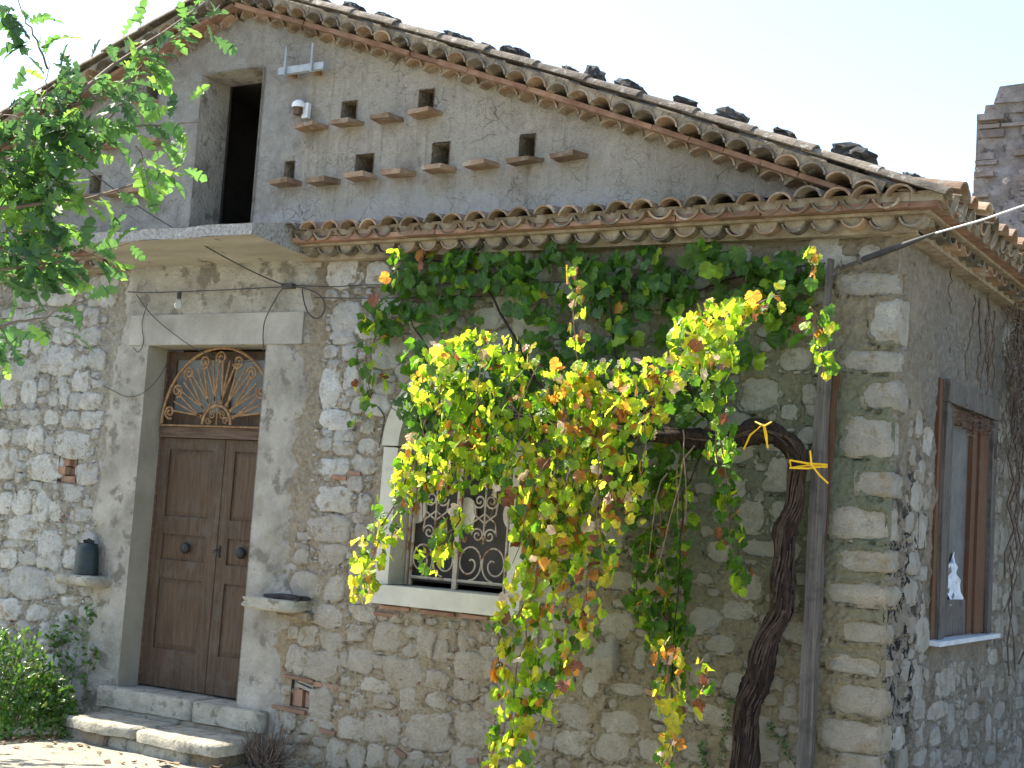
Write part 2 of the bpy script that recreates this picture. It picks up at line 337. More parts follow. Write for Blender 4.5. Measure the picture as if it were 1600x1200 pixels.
# ================================================================== THE HOUSE
house = empty('stone_house', (-6, 3, 0), label='old rubble stone farmhouse with a plastered gable, tiled eaves and a brown double door', cat='house')
house.location = (0, 0, 0)
FS=[(-8.5,3.79,0.33,0.1),(-8.01,3.74,0.29,0.13),(-7.79,3.74,0.16,0.09),(-8.22,3.51,0.24,0.19),(-7.94,3.58,0.27,0.14),(-7.57,3.57,0.27,0.17),(-8.52,3.47,0.3,0.17),(-7.92,3.34,0.33,0.24),(-7.43,3.35,0.21,0.17),(-7.05,3.54,0.16,0.14),(-8.41,3.24,0.36,0.18),(-8.15,3.32,0.14,0.17),(-7.61,3.15,0.2,0.17),(-7.4,3.12,0.14,0.08),(-8.31,3.04,0.21,0.19),(-7.9,3.14,0.18,0.1),(-7.97,2.97,0.16,0.13),(-7.67,2.96,0.15,0.14),(-7.83,3.02,0.13,0.17),(-7.45,2.96,0.27,0.14),(-8.25,2.8,0.25,0.13),(-7.97,2.8,0.25,0.13),(-7.7,2.79,0.21,0.13),(-7.43,2.79,0.25,0.14),(-8.61,3.02,0.24,0.27),(-8.5,2.81,0.21,0.08),(-7.44,3.99,0.33,0.25),(-8.02,3.96,0.33,0.17),(-8.58,3.91,0.3,0.1),(-7.33,3.75,0.21,0.14),(-7.28,3.52,0.17,0.1),(-8.66,2.95,0.13,0.13),(-8.11,3.11,0.12,0.11),(-8.52,2.37,0.23,0.29),(-8.38,2.61,0.19,0.14),(-8.16,2.6,0.21,0.21),(-7.96,2.56,0.12,0.16),(-7.64,2.55,0.46,0.22),(-7.36,2.66,0.09,0.08),(-8.01,2.33,0.46,0.22),(-7.43,2.29,0.25,0.17),(-7.6,2.11,0.27,0.14),(-8.25,2.0,0.21,0.22),(-7.98,1.98,0.21,0.28),(-7.79,1.93,0.15,0.17),(-8.48,1.97,0.18,0.18),(-8.12,2.16,0.3,0.07),(-7.48,1.92,0.34,0.12),(-8.18,1.76,0.5,0.21),(-7.54,1.79,0.17,0.08),(-7.8,1.58,0.3,0.31),(-8.29,1.61,0.45,0.08),(-8.38,1.46,0.23,0.17),(-7.54,1.52,0.15,0.18),(-8.12,1.48,0.25,0.12),(-8.05,1.25,0.49,0.25),(-7.66,1.28,0.26,0.16),(-7.91,1.0,0.36,0.15),(-7.52,1.13,0.35,0.08),(-7.52,0.99,0.16,0.1),(-8.3,0.99,0.25,0.17),(-8.39,1.19,0.13,0.18),(-8.06,0.85,0.22,0.08),(-7.31,1.23,0.19,0.08),(-8.35,0.81,0.1,0.15),(-7.78,0.85,0.24,0.13),(-7.56,0.85,0.19,0.15),(-7.38,2.03,0.16,0.06),(-8.59,2.6,0.16,0.14),(-4.76,1.49,0.27,0.17),(-4.47,1.5,0.15,0.19),(-4.21,1.47,0.24,0.14),(-4.53,1.27,0.28,0.16),(-4.16,1.32,0.24,0.12),(-4.7,1.09,0.18,0.14),(-4.48,1.07,0.23,0.16),(-4.22,1.16,0.16,0.11),(-3.91,1.16,0.22,0.19),(-4.81,0.89,0.17,0.19),(-4.53,0.87,0.33,0.21),(-4.32,0.94,0.07,0.11),(-4.16,0.95,0.21,0.17),(-3.97,0.96,0.14,0.09),(-3.73,0.9,0.32,0.21),(-4.52,0.57,0.23,0.22),(-4.5,0.73,0.19,0.06),(-4.0,0.78,0.27,0.11),(-3.9,0.67,0.2,0.1),(-3.67,0.72,0.15,0.16),(-4.55,0.39,0.39,0.12),(-4.19,0.42,0.27,0.15),(-3.9,0.47,0.29,0.21),(-3.49,0.49,0.4,0.26),(-4.7,0.27,0.16,0.06),(-4.5,0.28,0.19,0.07),(-4.54,0.16,0.13,0.11),(-4.33,0.2,0.19,0.2),(-4.13,0.21,0.16,0.17),(-3.94,0.24,0.14,0.16),(-3.77,0.25,0.1,0.14),(-3.58,0.27,0.18,0.12),(-4.85,0.4,0.15,0.14),(-3.55,1.16,0.14,0.21),(-3.41,1.11,0.12,0.14),(-3.43,0.88,0.2,0.12),(-3.21,1.2,0.08,0.15),(-2.98,1.13,0.16,0.09),(-3.14,1.02,0.23,0.19),(-2.96,1.01,0.1,0.13),(-3.41,0.89,0.2,0.09),(-3.16,0.84,0.2,0.13),(-3.01,0.86,0.1,0.03),(-2.9,0.77,0.13,0.15),(-3.08,0.56,0.37,0.22),(-3.11,0.35,0.25,0.16),(-2.57,0.77,0.19,0.14),(-2.49,1.06,0.14,0.12),(-2.41,1.26,0.2,0.18),(-2.28,0.57,0.16,0.16),(-2.42,0.55,0.09,0.09),(-2.73,0.61,0.13,0.09),(-2.3,0.42,0.15,0.07),(-2.78,0.9,0.13,0.09),(-2.74,0.45,0.18,0.14),(-2.56,0.55,0.15,0.14),(-1.82,1.98,0.09,0.14),(-1.92,1.75,0.21,0.14),(-1.01,1.62,0.21,0.12),(-1.14,1.38,0.27,0.12),(-0.83,1.36,0.14,0.06),(-1.0,1.13,0.22,0.17),(-1.87,0.77,0.36,0.15),(-2.23,0.57,0.25,0.17),(-1.89,0.59,0.3,0.18),(-2.21,0.77,0.27,0.17),(-1.15,0.9,0.26,0.14),(-1.59,0.61,0.22,0.15),(-1.29,0.64,0.21,0.14),(-0.95,2.26,0.19,0.21),(-0.87,2.05,0.26,0.11),(-2.11,1.0,0.12,0.2),(-1.81,1.0,0.32,0.1),(-1.73,1.23,0.09,0.17),(-1.31,1.17,0.09,0.15),(-1.48,0.89,0.25,0.15),(-0.77,0.72,0.17,0.16),(-0.82,0.88,0.15,0.13),(-1.61,1.49,0.15,0.1),(-0.69,3.34,0.24,0.17),(-0.46,3.11,0.34,0.14),(-0.85,3.1,0.07,0.19),(-0.38,2.52,0.07,0.14),(-0.78,2.56,0.14,0.26),(-0.94,3.1,0.28,0.24),(-0.59,3.11,0.09,0.14),(-0.8,2.48,0.21,0.1),(-1.58,2.58,0.15,0.23),(-2.14,3.76,0.21,0.13),(-1.02,3.34,0.19,0.1),(-4.58,3.7,0.27,0.23),(-4.83,3.39,0.19,0.18),(-4.81,2.86,0.22,0.18),(-4.69,2.65,0.16,0.1),(-4.5,2.62,0.17,0.1),(-4.24,2.64,0.3,0.12),(-4.8,2.48,0.29,0.19),(-5.0,3.52,0.11,0.11),(-4.51,3.4,0.13,0.12),(-3.2,3.66,0.33,0.15),(-4.25,2.8,0.13,0.1),(-4.67,3.1,0.2,0.3),(-4.13,3.11,0.17,0.1),(-4.47,3.21,0.13,0.17),(-3.89,3.7,0.17,0.17),(-3.62,3.64,0.12,0.14),(-4.57,2.2,0.37,0.18),(-4.58,1.96,0.38,0.18),(-4.54,1.75,0.31,0.16),(-4.85,1.72,0.15,0.11),(-4.76,1.49,0.26,0.19),(-4.47,1.5,0.17,0.2),(-4.24,2.18,0.12,0.13),(-4.24,1.96,0.11,0.11),(-4.83,1.98,0.1,0.13),(-4.34,2.35,0.13,0.13),(-0.62,1.11,0.08,0.14)]
QS=[(-0.19,2.25,0.46,0.23),(-0.15,2.02,0.35,0.14),(-0.21,1.8,0.42,0.16),(-0.15,1.56,0.29,0.15),(-0.19,1.34,0.39,0.12),(-0.15,1.12,0.36,0.2),(-0.22,0.89,0.41,0.23),(-0.09,0.73,0.31,0.11),(-0.09,2.52,0.28,0.18),(-0.17,3.33,0.41,0.16),(-0.08,3.1,0.27,0.2),(-0.15,2.82,0.39,0.27),(-0.07,3.59,0.23,0.3),(-0.2,3.84,0.46,0.16)]
SS=[(0.72,2.24,0.31,0.21),(0.37,0.89,0.39,0.16),(0.82,1.03,0.34,0.14),(1.28,0.99,0.48,0.13),(0.82,0.83,0.28,0.11),(1.31,0.8,0.48,0.11),(0.46,1.82,0.26,0.15),(2.87,1.79,0.31,0.2),(3.34,1.74,0.29,0.15),(3.87,1.76,0.36,0.14),(3.14,1.52,0.32,0.18),(3.66,1.53,0.56,0.18),(2.98,1.29,0.39,0.15),(3.55,1.29,0.6,0.11),(0.57,2.02,0.32,0.14),(2.08,0.73,0.27,0.14),(2.53,0.68,0.18,0.09),(3.81,0.67,0.26,0.1),(0.57,1.41,0.16,0.06),(0.29,1.38,0.2,0.09),(1.44,1.17,0.74,0.21),(2.89,1.1,0.46,0.11),(4.02,0.85,0.39,0.1),(3.63,1.01,0.34,0.13),(0.85,1.95,0.23,0.09),(0.52,1.61,0.32,0.12),(2.4,0.9,0.58,0.14),(3.25,0.84,0.49,0.15),(1.9,0.59,0.53,0.12),(3.06,0.49,0.63,0.13),(0.92,0.69,0.45,0.11)]

DOOR = (-6.76, -5.38, -1, 3.47); WIN = (-3.93, -2.85, 1.56, 2.66); AX, AZ, AR = -3.39, 2.65, .54
NI1 = (-4.83, -4.60, .52, .73); NI2 = (-7.80, -7.56, 2.20, 2.45); SWIN = (1.10, 2.52, 1.50, 3.28)
ATT = (-6.40, -5.68, 4.30, 5.93)
holes = [(-4.79, -4.63, 5.35, 5.53), (-4.00, -3.85, 5.36, 5.55), (-3.01, -2.87, 4.90, 5.09), (-3.83, -3.66, 4.89, 5.09),
         (-4.60, -4.41, 4.88, 5.06), (-5.36, -5.25, 4.88, 5.06), (-7.11, -6.96, 5.77, 5.93), (-7.75, -7.60, 4.93, 5.10), (-8.9, -8.75, 4.93, 5.10)]
def arch_in(U, Z, r=AR): return (((U-AX)**2+(Z-AZ)**2) < r*r) & (Z > AZ-.02)
def keep_front(U, Z):
    k = ~(inrect(U, Z, DOOR) | inrect(U, Z, (WIN[0]-.05, WIN[1]+.05, WIN[2]-.05, WIN[3])) | arch_in(U, Z, AR+.05) | inrect(U, Z, NI1) | inrect(U, Z, NI2))
    return k
us = axis(-9.9, 0.0, .0155, (DOOR[0], DOOR[1], NI1[0], NI1[1], NI2[0], NI2[1])); zs = axis(-.25, 4.24, .0155, (3.47, NI1[2], NI1[3], NI2[2], NI2[3]))

def laps(U, Z, lst, us_, zs_, seed):
    L = np.zeros_like(U); nz = fbm(U, Z, 9, 3, seed); nz2 = fbm(U, Z, 28, 2, seed+3)
    for x, z, w, h in lst:
        i0, i1 = np.searchsorted(us_, (x-w*.8, x+w*.8)); j0, j1 = np.searchsorted(zs_, (z-h*.8, z+h*.8))
        if i1 <= i0 or j1 <= j0: continue
        u = (U[j0:j1, i0:i1]-x)/(w/2); v = (Z[j0:j1, i0:i1]-z)/(h/2)
        e = (abs(u/1.09)**3.4+abs(v/1.09)**3.4)**(1/3.4) + .16*nz[j0:j1, i0:i1] + .10*nz2[j0:j1, i0:i1]
        lip = np.clip((e-.74)/.16, 0, 1)*np.clip((1.30-e)/.25, 0, 1)*.012 - np.clip((.80-e)/.1, 0, 1)*.03
        gap = np.clip((e-.96)/.05, 0, 1)*np.clip((1.14-e)/.05, 0, 1)*np.clip((nz2[j0:j1, i0:i1]+.35*np.sign(-v)-.12)*4, 0, 1)*.035; lip = lip - gap
        L[j0:j1, i0:i1] = np.where(abs(lip) > abs(L[j0:j1, i0:i1]), lip, L[j0:j1, i0:i1])
    return L
LF = []; LS = []
def disp_front(U, Z):
    lap_ = laps(U, Z, LF, us, zs, 71)
    d = .020*fbm(U, Z, 3.2, 3, 1) + .014*fbm(U, Z, 11, 3, 4) + .011*fbm(U, Z, 34, 2, 8)
    lo = np.clip((-2.0-U)/1.0, 0, 1); d = d - .004*lo + .004 + lap_*(1-.25*lo)
    for r in (NI1, NI2): d *= np.clip(rdist(U, Z, r)/.06, .15, 1)
    d = d*np.clip(-U/.06, .3, 1) - .022*np.clip(1+U/.035, 0, 1)**2
    return d
vs_ = axis(0, 4.9, .018, (SWIN[0], SWIN[1])); zz = axis(-.25, 4.24, .018, (SWIN[2], SWIN[3]))
def disp_side(U, Z):
    lap_ = laps(U, Z, LS, vs_, zz, 81)
    d = .022*fbm(U, Z, 3.2, 3, 21) + .016*fbm(U, Z, 11, 3, 24) + .010*fbm(U, Z, 34, 2, 28)
    d = (d+lap_+.003)*np.clip(U/.06, .3, 1)*np.clip(rdist(U, Z, SWIN)/.08, .1, 1) - .022*np.clip(1-U/.035, 0, 1)**2
    return d
b = MB(); b.box(-.4, -.05, 4.9, 6.5, -.2, 4.24); b.box(-12.3, -.05, 6.4, 6.6, -.2, 4.3); b.box(-12.3, -12.1, 0.05, 6.4, -.2, 4.3); b.box(-12.3, -9.9, 0, .35, -.2, 4.3); b.box(-.02, .0, 4.9, 6.5, -.2, 4.24)
b.build('rear_wall', mt_mortar, house)

def stone_mesh(w, h, d, seed, sharp=4.0, rings=(1.0, .96, .86, .66, .40, .16)):
    r = np.random.default_rng(seed); n = 22 if min(w, h) > .09 else 12
    if n == 12: rings = (1.0, .92, .62, .25)
    a = 2*math.pi*np.arange(n)/n; c, s_ = np.cos(a), np.sin(a)
    q = (abs(c)**sharp+abs(s_)**sharp)**(-1/sharp)
    for k in range(2, 7): q = q*(1+r.uniform(.01, .055)*np.sin(k*a+r.uniform(0, 6.28)))
    q = q*(1+r.uniform(-.05, .05, n))
    bx, bz = c*q*w/2, s_*q*h/2
    npl = 6; al = r.uniform(0, 6.28, npl); gr_ = r.uniform(.25, .9, npl)*d/(.5*min(w, h)); of = r.uniform(.85, 1.25, npl)*d
    def H(x, z):
        t = np.full(np.shape(x), d*1.0)
        for k in range(npl): t = np.minimum(t, of[k]-gr_[k]*(x*math.cos(al[k])+z*math.sin(al[k])))
        return t + (.007 if n == 22 else .003)*fbm(x+seed*3.1, z, 22, 3, seed % 97)
    V = [(x*1.0, .04, z*1.0) for x, z in zip(bx, bz)]
    for sc in rings:
        x, z = bx*sc+r.uniform(-.003, .003, n), bz*sc+r.uniform(-.003, .003, n)
        y = H(x, z)
        if sc == rings[0]: y = y*0 - .004
        elif sc == rings[1]: y = y*.72
        V += list(zip(x, -y, z))
    V.append((0, -float(H(0., 0.)), 0)); c0 = len(V)-1; F = []
    for g in range(len(rings)):
        for k in range(n):
            a_ = g*n+k; b_ = g*n+(k+1) % n; F.append((a_, b_, b_+n, a_+n))
    g = len(rings)
    for k in range(n): F.append((g*n+k, g*n+(k+1) % n, c0))
    return [tuple(map(float, v)) for v in V], F
def quoin_mesh(w, s_, h, seed):
    r = random.Random(seed); n = 5; idx = {}; V = []; F = []; ph = [r.uniform(0, 6) for _ in range(3)]
    def vid(p):
        if p in idx: return idx[p]
        x, y, z = [2*c/n-1 for c in p]; e = 11.0
        q = (abs(x)**e+abs(y)**e+abs(z)**e)**(-1/e)/max(1e-9, 1) ; m = max(abs(x), abs(y), abs(z))
        x, y, z = x*q*m*random.Random(seed).uniform(1, 1), y*q*m, z*q*m
        f = 1+.03*math.sin(3*x+ph[0])+.03*math.sin(4*z+ph[1])+.03*math.sin(4*y+ph[2])
        V.append((x*w/2*f+r.uniform(-.009, .009), y*s_/2*f+r.uniform(-.008, .008), z*h/2*(f+.05*math.sin(5*x+ph[1]))+r.uniform(-.004, .004)))
        idx[p] = len(V)-1; return idx[p]
    for ax_ in range(3):
        for lv in (0, n):
            for i in range(n):
                for j in range(n):
                    q = []
                    for di, dj in ((0, 0), (1, 0), (1, 1), (0, 1)):
                        p = [0, 0, 0]; p[ax_] = lv; p[(ax_+1) % 3] = i+di; p[(ax_+2) % 3] = j+dj; q.append(vid(tuple(p)))
                    F.append(tuple(q) if lv else tuple(q[::-1]))
    return V, F

def fill(exist, x0, x1, z0, z1, dens, blocked, sizes, pad=.006, tries=6000, seed=3):
    r = random.Random(seed); out = []; al = list(exist)
    for smax, smin, tr in sizes:
        for _ in range(tr):
            x, z = r.uniform(x0, x1), r.uniform(z0, z1)
            if r.random() > dens(x, z): continue
            w = r.uniform(smin, smax); h = w*r.uniform(.45, .95)
            if blocked(x, z, w, h): continue
            if any(abs(x-a) < (w+c)/2*.97+pad and abs(z-b2) < (h+d)/2*.99+pad for a, b2, c, d in al): continue
            al.append((x, z, w, h)); out.append((x, z, w, h))
    return out
def blocked_f(x, z, w, h):
    for r_ in ((-7.33, -4.80, .2, 4.4) if z > 1.9 else (-7.2, -4.93, -.1, 4.4), (-4.12, -2.68, 1.36, 2.6), NI1, NI2):
        if r_[0]-w/2 < x < r_[1]+w/2 and r_[2]-h/2 < z < r_[3]+h/2: return True
    return math.hypot(x-AX, z-AZ) < .72+w/2 or x > -.04-w/2 or (abs(x+.2) < .3 and z < 4)
dens_f = lambda x, z: (1 if x < -2.4 else .28)*(1 if z < 3.8 else .35)
FS = [s_ for s_ in FS if not blocked_f(s_[0], s_[1], s_[2]*.5, s_[3]*.5)]
ff = fill(FS+[(q[0], q[1], q[2]+.1, q[3]) for q in QS], -9.85, -.05, .02, 4.1, dens_f, blocked_f, ((.34, .22, 2200), (.22, .13, 6500), (.13, .07, 9000), (.07, .035, 9000)))
allst = [('f', *s_) for s_ in FS+ff]
def blocked_s(y, z, w, h):
    return (.95-w/2 < y < 2.75+w/2 and 1.3-h/2 < z < 4.2) or (y < .30+w/2) or (z > 3.0 and y < 2.9) or (.55 < y < .85 and 2.0 < z < 2.45)
SS = [s_ for s_ in SS if s_[0] > .3]
sf = fill(SS, .3, 4.8, .02, 4.1, lambda y, z: .7 if z < 3.2 else .3, blocked_s, ((.34, .2, 1500), (.2, .1, 4000), (.10, .05, 4000)), seed=9)
allst += [('s', *s_) for s_ in SS+sf]
allst.sort(key=lambda t: -t[3]*t[4]*(.45 if t[0] == 's' else (1.0 if t[1] > -9.4 else .3)))
NIND = 300-len(QS)
LF += [t[1:] for t in allst if t[0] == 'f'] + [(q[0], q[1], q[2], q[3]) for q in QS]; LS += [t[1:] for t in allst if t[0] == 's'] + [(.04, q[1], (.36, .22)[i % 2], q[3]) for i, q in enumerate(QS)]
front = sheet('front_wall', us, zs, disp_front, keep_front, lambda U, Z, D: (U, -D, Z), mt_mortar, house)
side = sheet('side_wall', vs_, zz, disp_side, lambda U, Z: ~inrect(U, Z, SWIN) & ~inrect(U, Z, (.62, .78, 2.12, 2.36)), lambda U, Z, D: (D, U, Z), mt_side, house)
small = {'f': MB(), 's': MB()}
for i, (wl_, x, z, w, h) in enumerate(allst):
    big = i < NIND
    d = .016 + random.uniform(0, .014) + .05*min(w, h)
    if x > -2.3 and wl_ == 'f': d = .004+random.uniform(0, .010)+.03*min(w, h)
    if wl_ == 's': d *= .7
    V, F = stone_mesh(w*1.19, h*1.20, d, 1000+i, random.choice((2.8, 3.6, 5.0, 7)))
    if big:
        me = bpy.data.meshes.new('stone'); me.from_pydata(V, [], F); me.update()
        me.polygons.foreach_set('use_smooth', [True]*len(F))
        if wl_ == 'f': link('stone', me, mt_stone, front, (x, 0, z), (0, random.uniform(-.07, .07), 0))
        else: link('stone', me, mt_sstone, side, (0, x, z), (0, 0, math.pi/2))
    else:
        o = small[wl_]
        if wl_ == 'f': o.add([(x+p[0], p[1], z+p[2]) for p in V], F)
        else: o.add([(-p[1], x+p[0], z+p[2]) for p in V], F)
for k_, par, mm in (('f', front, mt_stone), ('s', side, mt_sstone)):
    if small[k_].v: small[k_].build('small_stones', mm, par, smooth=True, kind='stuff')
for i, (x, z, w, h) in enumerate(QS):
    sd = (.26, .15)[i % 2]*random.uniform(.85, 1.15)
    x1 = random.uniform(-.004, .02); x0 = x-w/2-.02; V, F = quoin_mesh(x1-x0, sd, h*random.uniform(.92, 1.08), 60+i)
    me = bpy.data.meshes.new('corner_stone'); me.from_pydata(V, [], F); me.polygons.foreach_set('use_smooth', [True]*len(F)); me.update()
    link('corner_stone', me, mt_quoin, front, ((x0+x1)/2, sd/2-random.uniform(.006, .020), z), (random.uniform(-.02, .02), random.uniform(-.05, .05), 0))
# mortar splinters and brick chips pressed in the joints
b = MB(); b2 = MB()
for i in range(3000):
    x = random.uniform(-9.8, -.1); z = random.uniform(.1, 4.1)
    if blocked_f(x, z, .02, .02): continue
    if x > -2.3 and random.random() > .3: continue
    t = b2 if (random.random() < .10 and z < 2.2) else b
    w = random.uniform(.012, .05)*(1.4 if t is b2 else 1); h = random.uniform(.006, .018); a = random.uniform(-.7, .7)
    M = Matrix.Translation((x, random.uniform(-.002, .004), z)) @ Matrix.Rotation(a, 4, 'Y') @ Matrix.Rotation(random.uniform(-.5, .5), 4, 'Z')
    t.box(-w/2, w/2, -.022, .02, -h/2, h/2, M, .003)
b.build('stone_chips', mt_stone, front, kind='stuff'); b2.build('brick_chips', mt_brick, front, kind='stuff')

# brick-filled putlog holes
def recess(name, r_, depth, mat_, parent, wall='f', y0=-.012):
    b = MB(); x0, x1, z0, z1 = r_
    P = [(x0, y0, z0), (x1, y0, z0), (x1, y0, z1), (x0, y0, z1), (x0, depth, z0), (x1, depth, z0), (x1, depth, z1), (x0, depth, z1)]
    if wall == 's': P = [(-p[1], p[0], p[2]) for p in P]
    b.add(P, [(0, 1, 5, 4), (1, 2, 6, 5), (2, 3, 7, 6), (3, 0, 4, 7), (4, 5, 6, 7)])
    return b.build(name, mat_, parent)
def bk(par, x0, x1, y0, y1, z0, z1, rot=0, mat_=None):
    b = MB(); w, h = x1-x0, z1-z0; b.box(-w/2, w/2, y0, y1, -h/2, h/2, None, .005)
    return b.build('brick', mat_ or mt_brick, par, loc=((x0+x1)/2, 0, (z0+z1)/2), rot=(0, rot, 0))
h1 = recess('wall_hole', NI1, .22, mt_dark, front)
bk(front, -4.83, -4.73, .02, .2, .52, .655); bk(front, -4.72, -4.695, .04, .2, .52, .64); bk(front, -4.685, -4.66, .03, .2, .52, .63, mat_=mt_bed); bk(front, -4.65, -4.625, .05, .2, .52, .62)
bk(front, -4.80, -4.62, .0, .2, .665, .69, .22, mt_stone); bk(front, -4.78, -4.61, .01, .2, .70, .72, .18, mt_stone)
bk(front, -4.90, -4.60, -.03, .1, .735, .76, .06, mt_brick); bk(front, -5.0, -4.66, -.035, .1, .475, .505, .03, mt_brick); bk(front, -4.60, -4.36, -.02, .1, .70, .74, 0, mt_brick)
h2 = recess('wall_hole', NI2, .22, mt_dark, front)
bk(front, -7.79, -7.60, .02, .2, 2.20, 2.27); bk(front, -7.80, -7.71, -.01, .2, 2.28, 2.35); bk(front, -7.70, -7.60, .06, .2, 2.275, 2.34); bk(front, -7.76, -7.68, .01, .2, 2.355, 2.42); bk(front, -7.67, -7.58, .05, .2, 2.35, 2.42)
recess('wall_hole', (.62, .78, 2.12, 2.36), .2, mt_dark, side, 's')
bk(front, -3.62+.0, -3.3, -.028, .1, 1.375, 1.40, .0); bk(front, -3.25, -3.0, -.026, .1, 1.372, 1.398, .01); bk(front, -4.0, -3.72, -.027, .1, 1.372, 1.402); bk(front, -4.05, -3.80, -.03, .1, 1.31, 1.345, .02)
for (x, z, w, a) in ((-4.42, .37, .16, .1), (-3.70, .30, .12, .3), (-3.52, .11, .05, 1.2), (-3.83, .1, .05, 1.4), (-4.1, .1, .05, 1.5), (-3.05, .34, .10, -.2), (-4.35, 2.42, .12, 0), (-4.5, 2.38, .14, .05), (-1.62, 1.0, .1, .2)):
    bk(front, x-w/2, x+w/2, -.03, .1, z-.018, z+.018, a)
# bulging oval boulder
o_ = MB(); V, F = stone_mesh(.20, .34, .10, 5, 2.2); o_.add(V, F); o_.build('boulder', mt_stone, front, smooth=True, loc=(-1.985, -.02, 1.19), rot=(0, .08, 0), label='smooth oval boulder bulging from the wall')

# cement surround of the door
SR = [(-7.26, -6.755, .2, 3.78), (-5.385, -4.93, .2, 3.78), (-7.22, -4.88, 3.47, 4.3)]
def sdist(U, Z):   # inside depth
    d = -9+0*U
    for a, b_, c, e in SR: d = np.maximum(d, np.minimum(np.minimum(U-a, b_-U), np.minimum(Z-c+.6, e-Z)))
    return d
def disp_sur(U, Z):
    e = np.where(U < -6.76, U+7.26, np.where(U > -5.38, -4.93-U, .5)); e = np.where(Z > 3.47, np.minimum(U+7.22, -4.88-U), e)
    e = e + .17*fbm(U, Z, 2.6, 5, 31, .6) - .02
    w_ = np.clip(e/.10, -.6, 1)
    d = .036*w_ + .010*fbm(U, Z, 7, 4, 33)*np.clip(rdist(U, Z, DOOR)/.1, .1, 1) + .004*fbm(U, Z, 40, 2, 35)
    return d - .006
sur = sheet('door_surround', axis(-7.40, -4.78, .018, (DOOR[0], DOOR[1])), axis(-.2, 4.24, .018, (3.47,)), disp_sur,
            lambda U, Z: ~inrect(U, Z, DOOR), lambda U, Z, D: (U, -D, Z), mt_cement, house)
b = MB(); b.box(-7.0, -4.99, -.043, .1, 3.475, 3.745, None, .003); b.build('lintel', mt_lintel, house)
b = MB()   # door reveals
b.add([(-6.76, -.035, .3), (-6.76, .30, .3), (-6.76, .30, 3.47), (-6.76, -.035, 3.47)], [(0, 1, 2, 3)])
b.add([(-5.38, -.035, .3), (-5.38, .30, .3), (-5.38, .30, 3.47), (-5.38, -.035, 3.47)], [(0, 3, 2, 1)])
b.add([(-6.76, -.03, 3.472), (-5.38, -.03, 3.472), (-5.38, .30, 3.472), (-6.76, .30, 3.472)], [(0, 1, 2, 3)])
b.build('door_reveal', mt_reveal, house)
b = MB(); b.box(-6.9, -5.2, .55, .56, .3, 3.6); b.build('inner_wall', mt_dark, house)

# ---- double door
def leaf(x0, x1):
    z0, z1 = .47, 2.665; b = MB(); b.box(x0, x1, .225, .262, z0, z1); w = x1-x0
    pz = [(.80, 1.42), (1.58, 1.81), (1.965, 2.565)]; sx = .115
    b.box(x0+.001, x0+sx, .207, .2245, z0, z1); b.box(x1-sx, x1-.001, .207, .2245, z0, z1)
    rails = [z0+.001, .80, 1.42, 1.58, 1.81, 1.965, 2.565, z1-.001]
    for k in range(0, 8, 2): b.box(x0+sx+.001, x1-sx-.001, .208, .2245, rails[k], rails[k+1])
    o = b.build('door_leaf', mt_door, house)
    for za, zb in pz:
        p = MB(); i_ = .035
        a, c = x0+sx+.012, x1-sx-.012; za += .012; zb -= .012
        P = [(a, .2235, za), (c, .2235, za), (c, .2235, zb), (a, .2235, zb), (a+i_, .213, za+i_), (c-i_, .213, za+i_), (c-i_, .213, zb-i_), (a+i_, .213, zb-i_)]
        p.add(P, [(0, 1, 5, 4), (1, 2, 6, 5), (2, 3, 7, 6), (3, 0, 4, 7), (4, 5, 6, 7)])
        p.build('door_panel', mt_door_p, o)
    return o
lf = leaf(-6.735, -5.985); rt = leaf(-5.960, -5.40)
def knob(par, x, z):
    b = MB(); n_ = 12
    for y0_, r0 in ((.212, .012), (.2, .02), (.185, .048), (.165, .05), (.150, .034), (.146, .0)): pass
    prof = [(.214, .03), (.205, .018), (.195, .045), (.178, .052), (.160, .04), (.152, .012)]
    V = [(x+r0*math.cos(2*math.pi*k/n_), y0_, z+r0*math.sin(2*math.pi*k/n_)) for y0_, r0 in prof for k in range(n_)]
    F = [(i*n_+k, i*n_+(k+1) % n_, (i+1)*n_+(k+1) % n_, (i+1)*n_+k) for i in range(len(prof)-1) for k in range(n_)] + [tuple((len(prof)-1)*n_+k for k in range(n_))]
    b.add(V, F); b.build('door_knob', mt_black, par, smooth=True)
knob(lf, -6.31, 1.695); knob(rt, -5.66, 1.695)
b = MB(); b.box(-5.985, -5.96, .20, .235, .47, 2.665); b.build('meeting_strip', mt_door, lf)
b = MB(); b.box(-5.94, -5.915, .195, .206, 1.64, 1.74); b.tube([(-5.93, .19, 1.71), (-5.95, .17, 1.70), (-5.96, .17, 1.68)], .008); b.build('lock', mt_black, rt)
b = MB(); b.box(-6.758, -6.736, .20, .29, .46, 3.45); b.box(-5.399, -5.382, .20, .29, .46, 3.45); b.box(-6.735, -5.40, .17, .275, 2.67, 2.765); b.build('door_frame', mt_rail, house)
b = MB()
for x in (-6.735, -6.10, -5.47): b.box(x, x+.065 if x != -6.10 else x+.11, .24, .28, 2.766, 3.45)
b.box(-6.67, -5.47, .242, .279, 2.766, 2.90); b.box(-6.67, -5.47, .242, .279, 3.38, 3.45); tf = b.build('transom_frame', mt_door, house)
b = MB(); b.box(-6.67, -5.47, .262, .268, 2.90, 3.38); b.build('pane', mt_glass2, tf)
def spiral(b, cx, cz, y, r0, turns, a0, dirn, r, n=26, rend=.012):
    pts = []
    for i in range(n+1):
        t = i/n; rr = r0*(1-t)+rend*t; a = a0+dirn*turns*2*math.pi*t; pts.append((cx+rr*math.cos(a), y, cz+rr*math.sin(a)))
    b.tube(pts, r, 5)
gr = empty('transom_grille', (0, 0, 0), house, label='rusty sunburst ironwork with scrolls above the brown door')
fx, fz, FR, fy = -6.03, 2.79, .66, .14
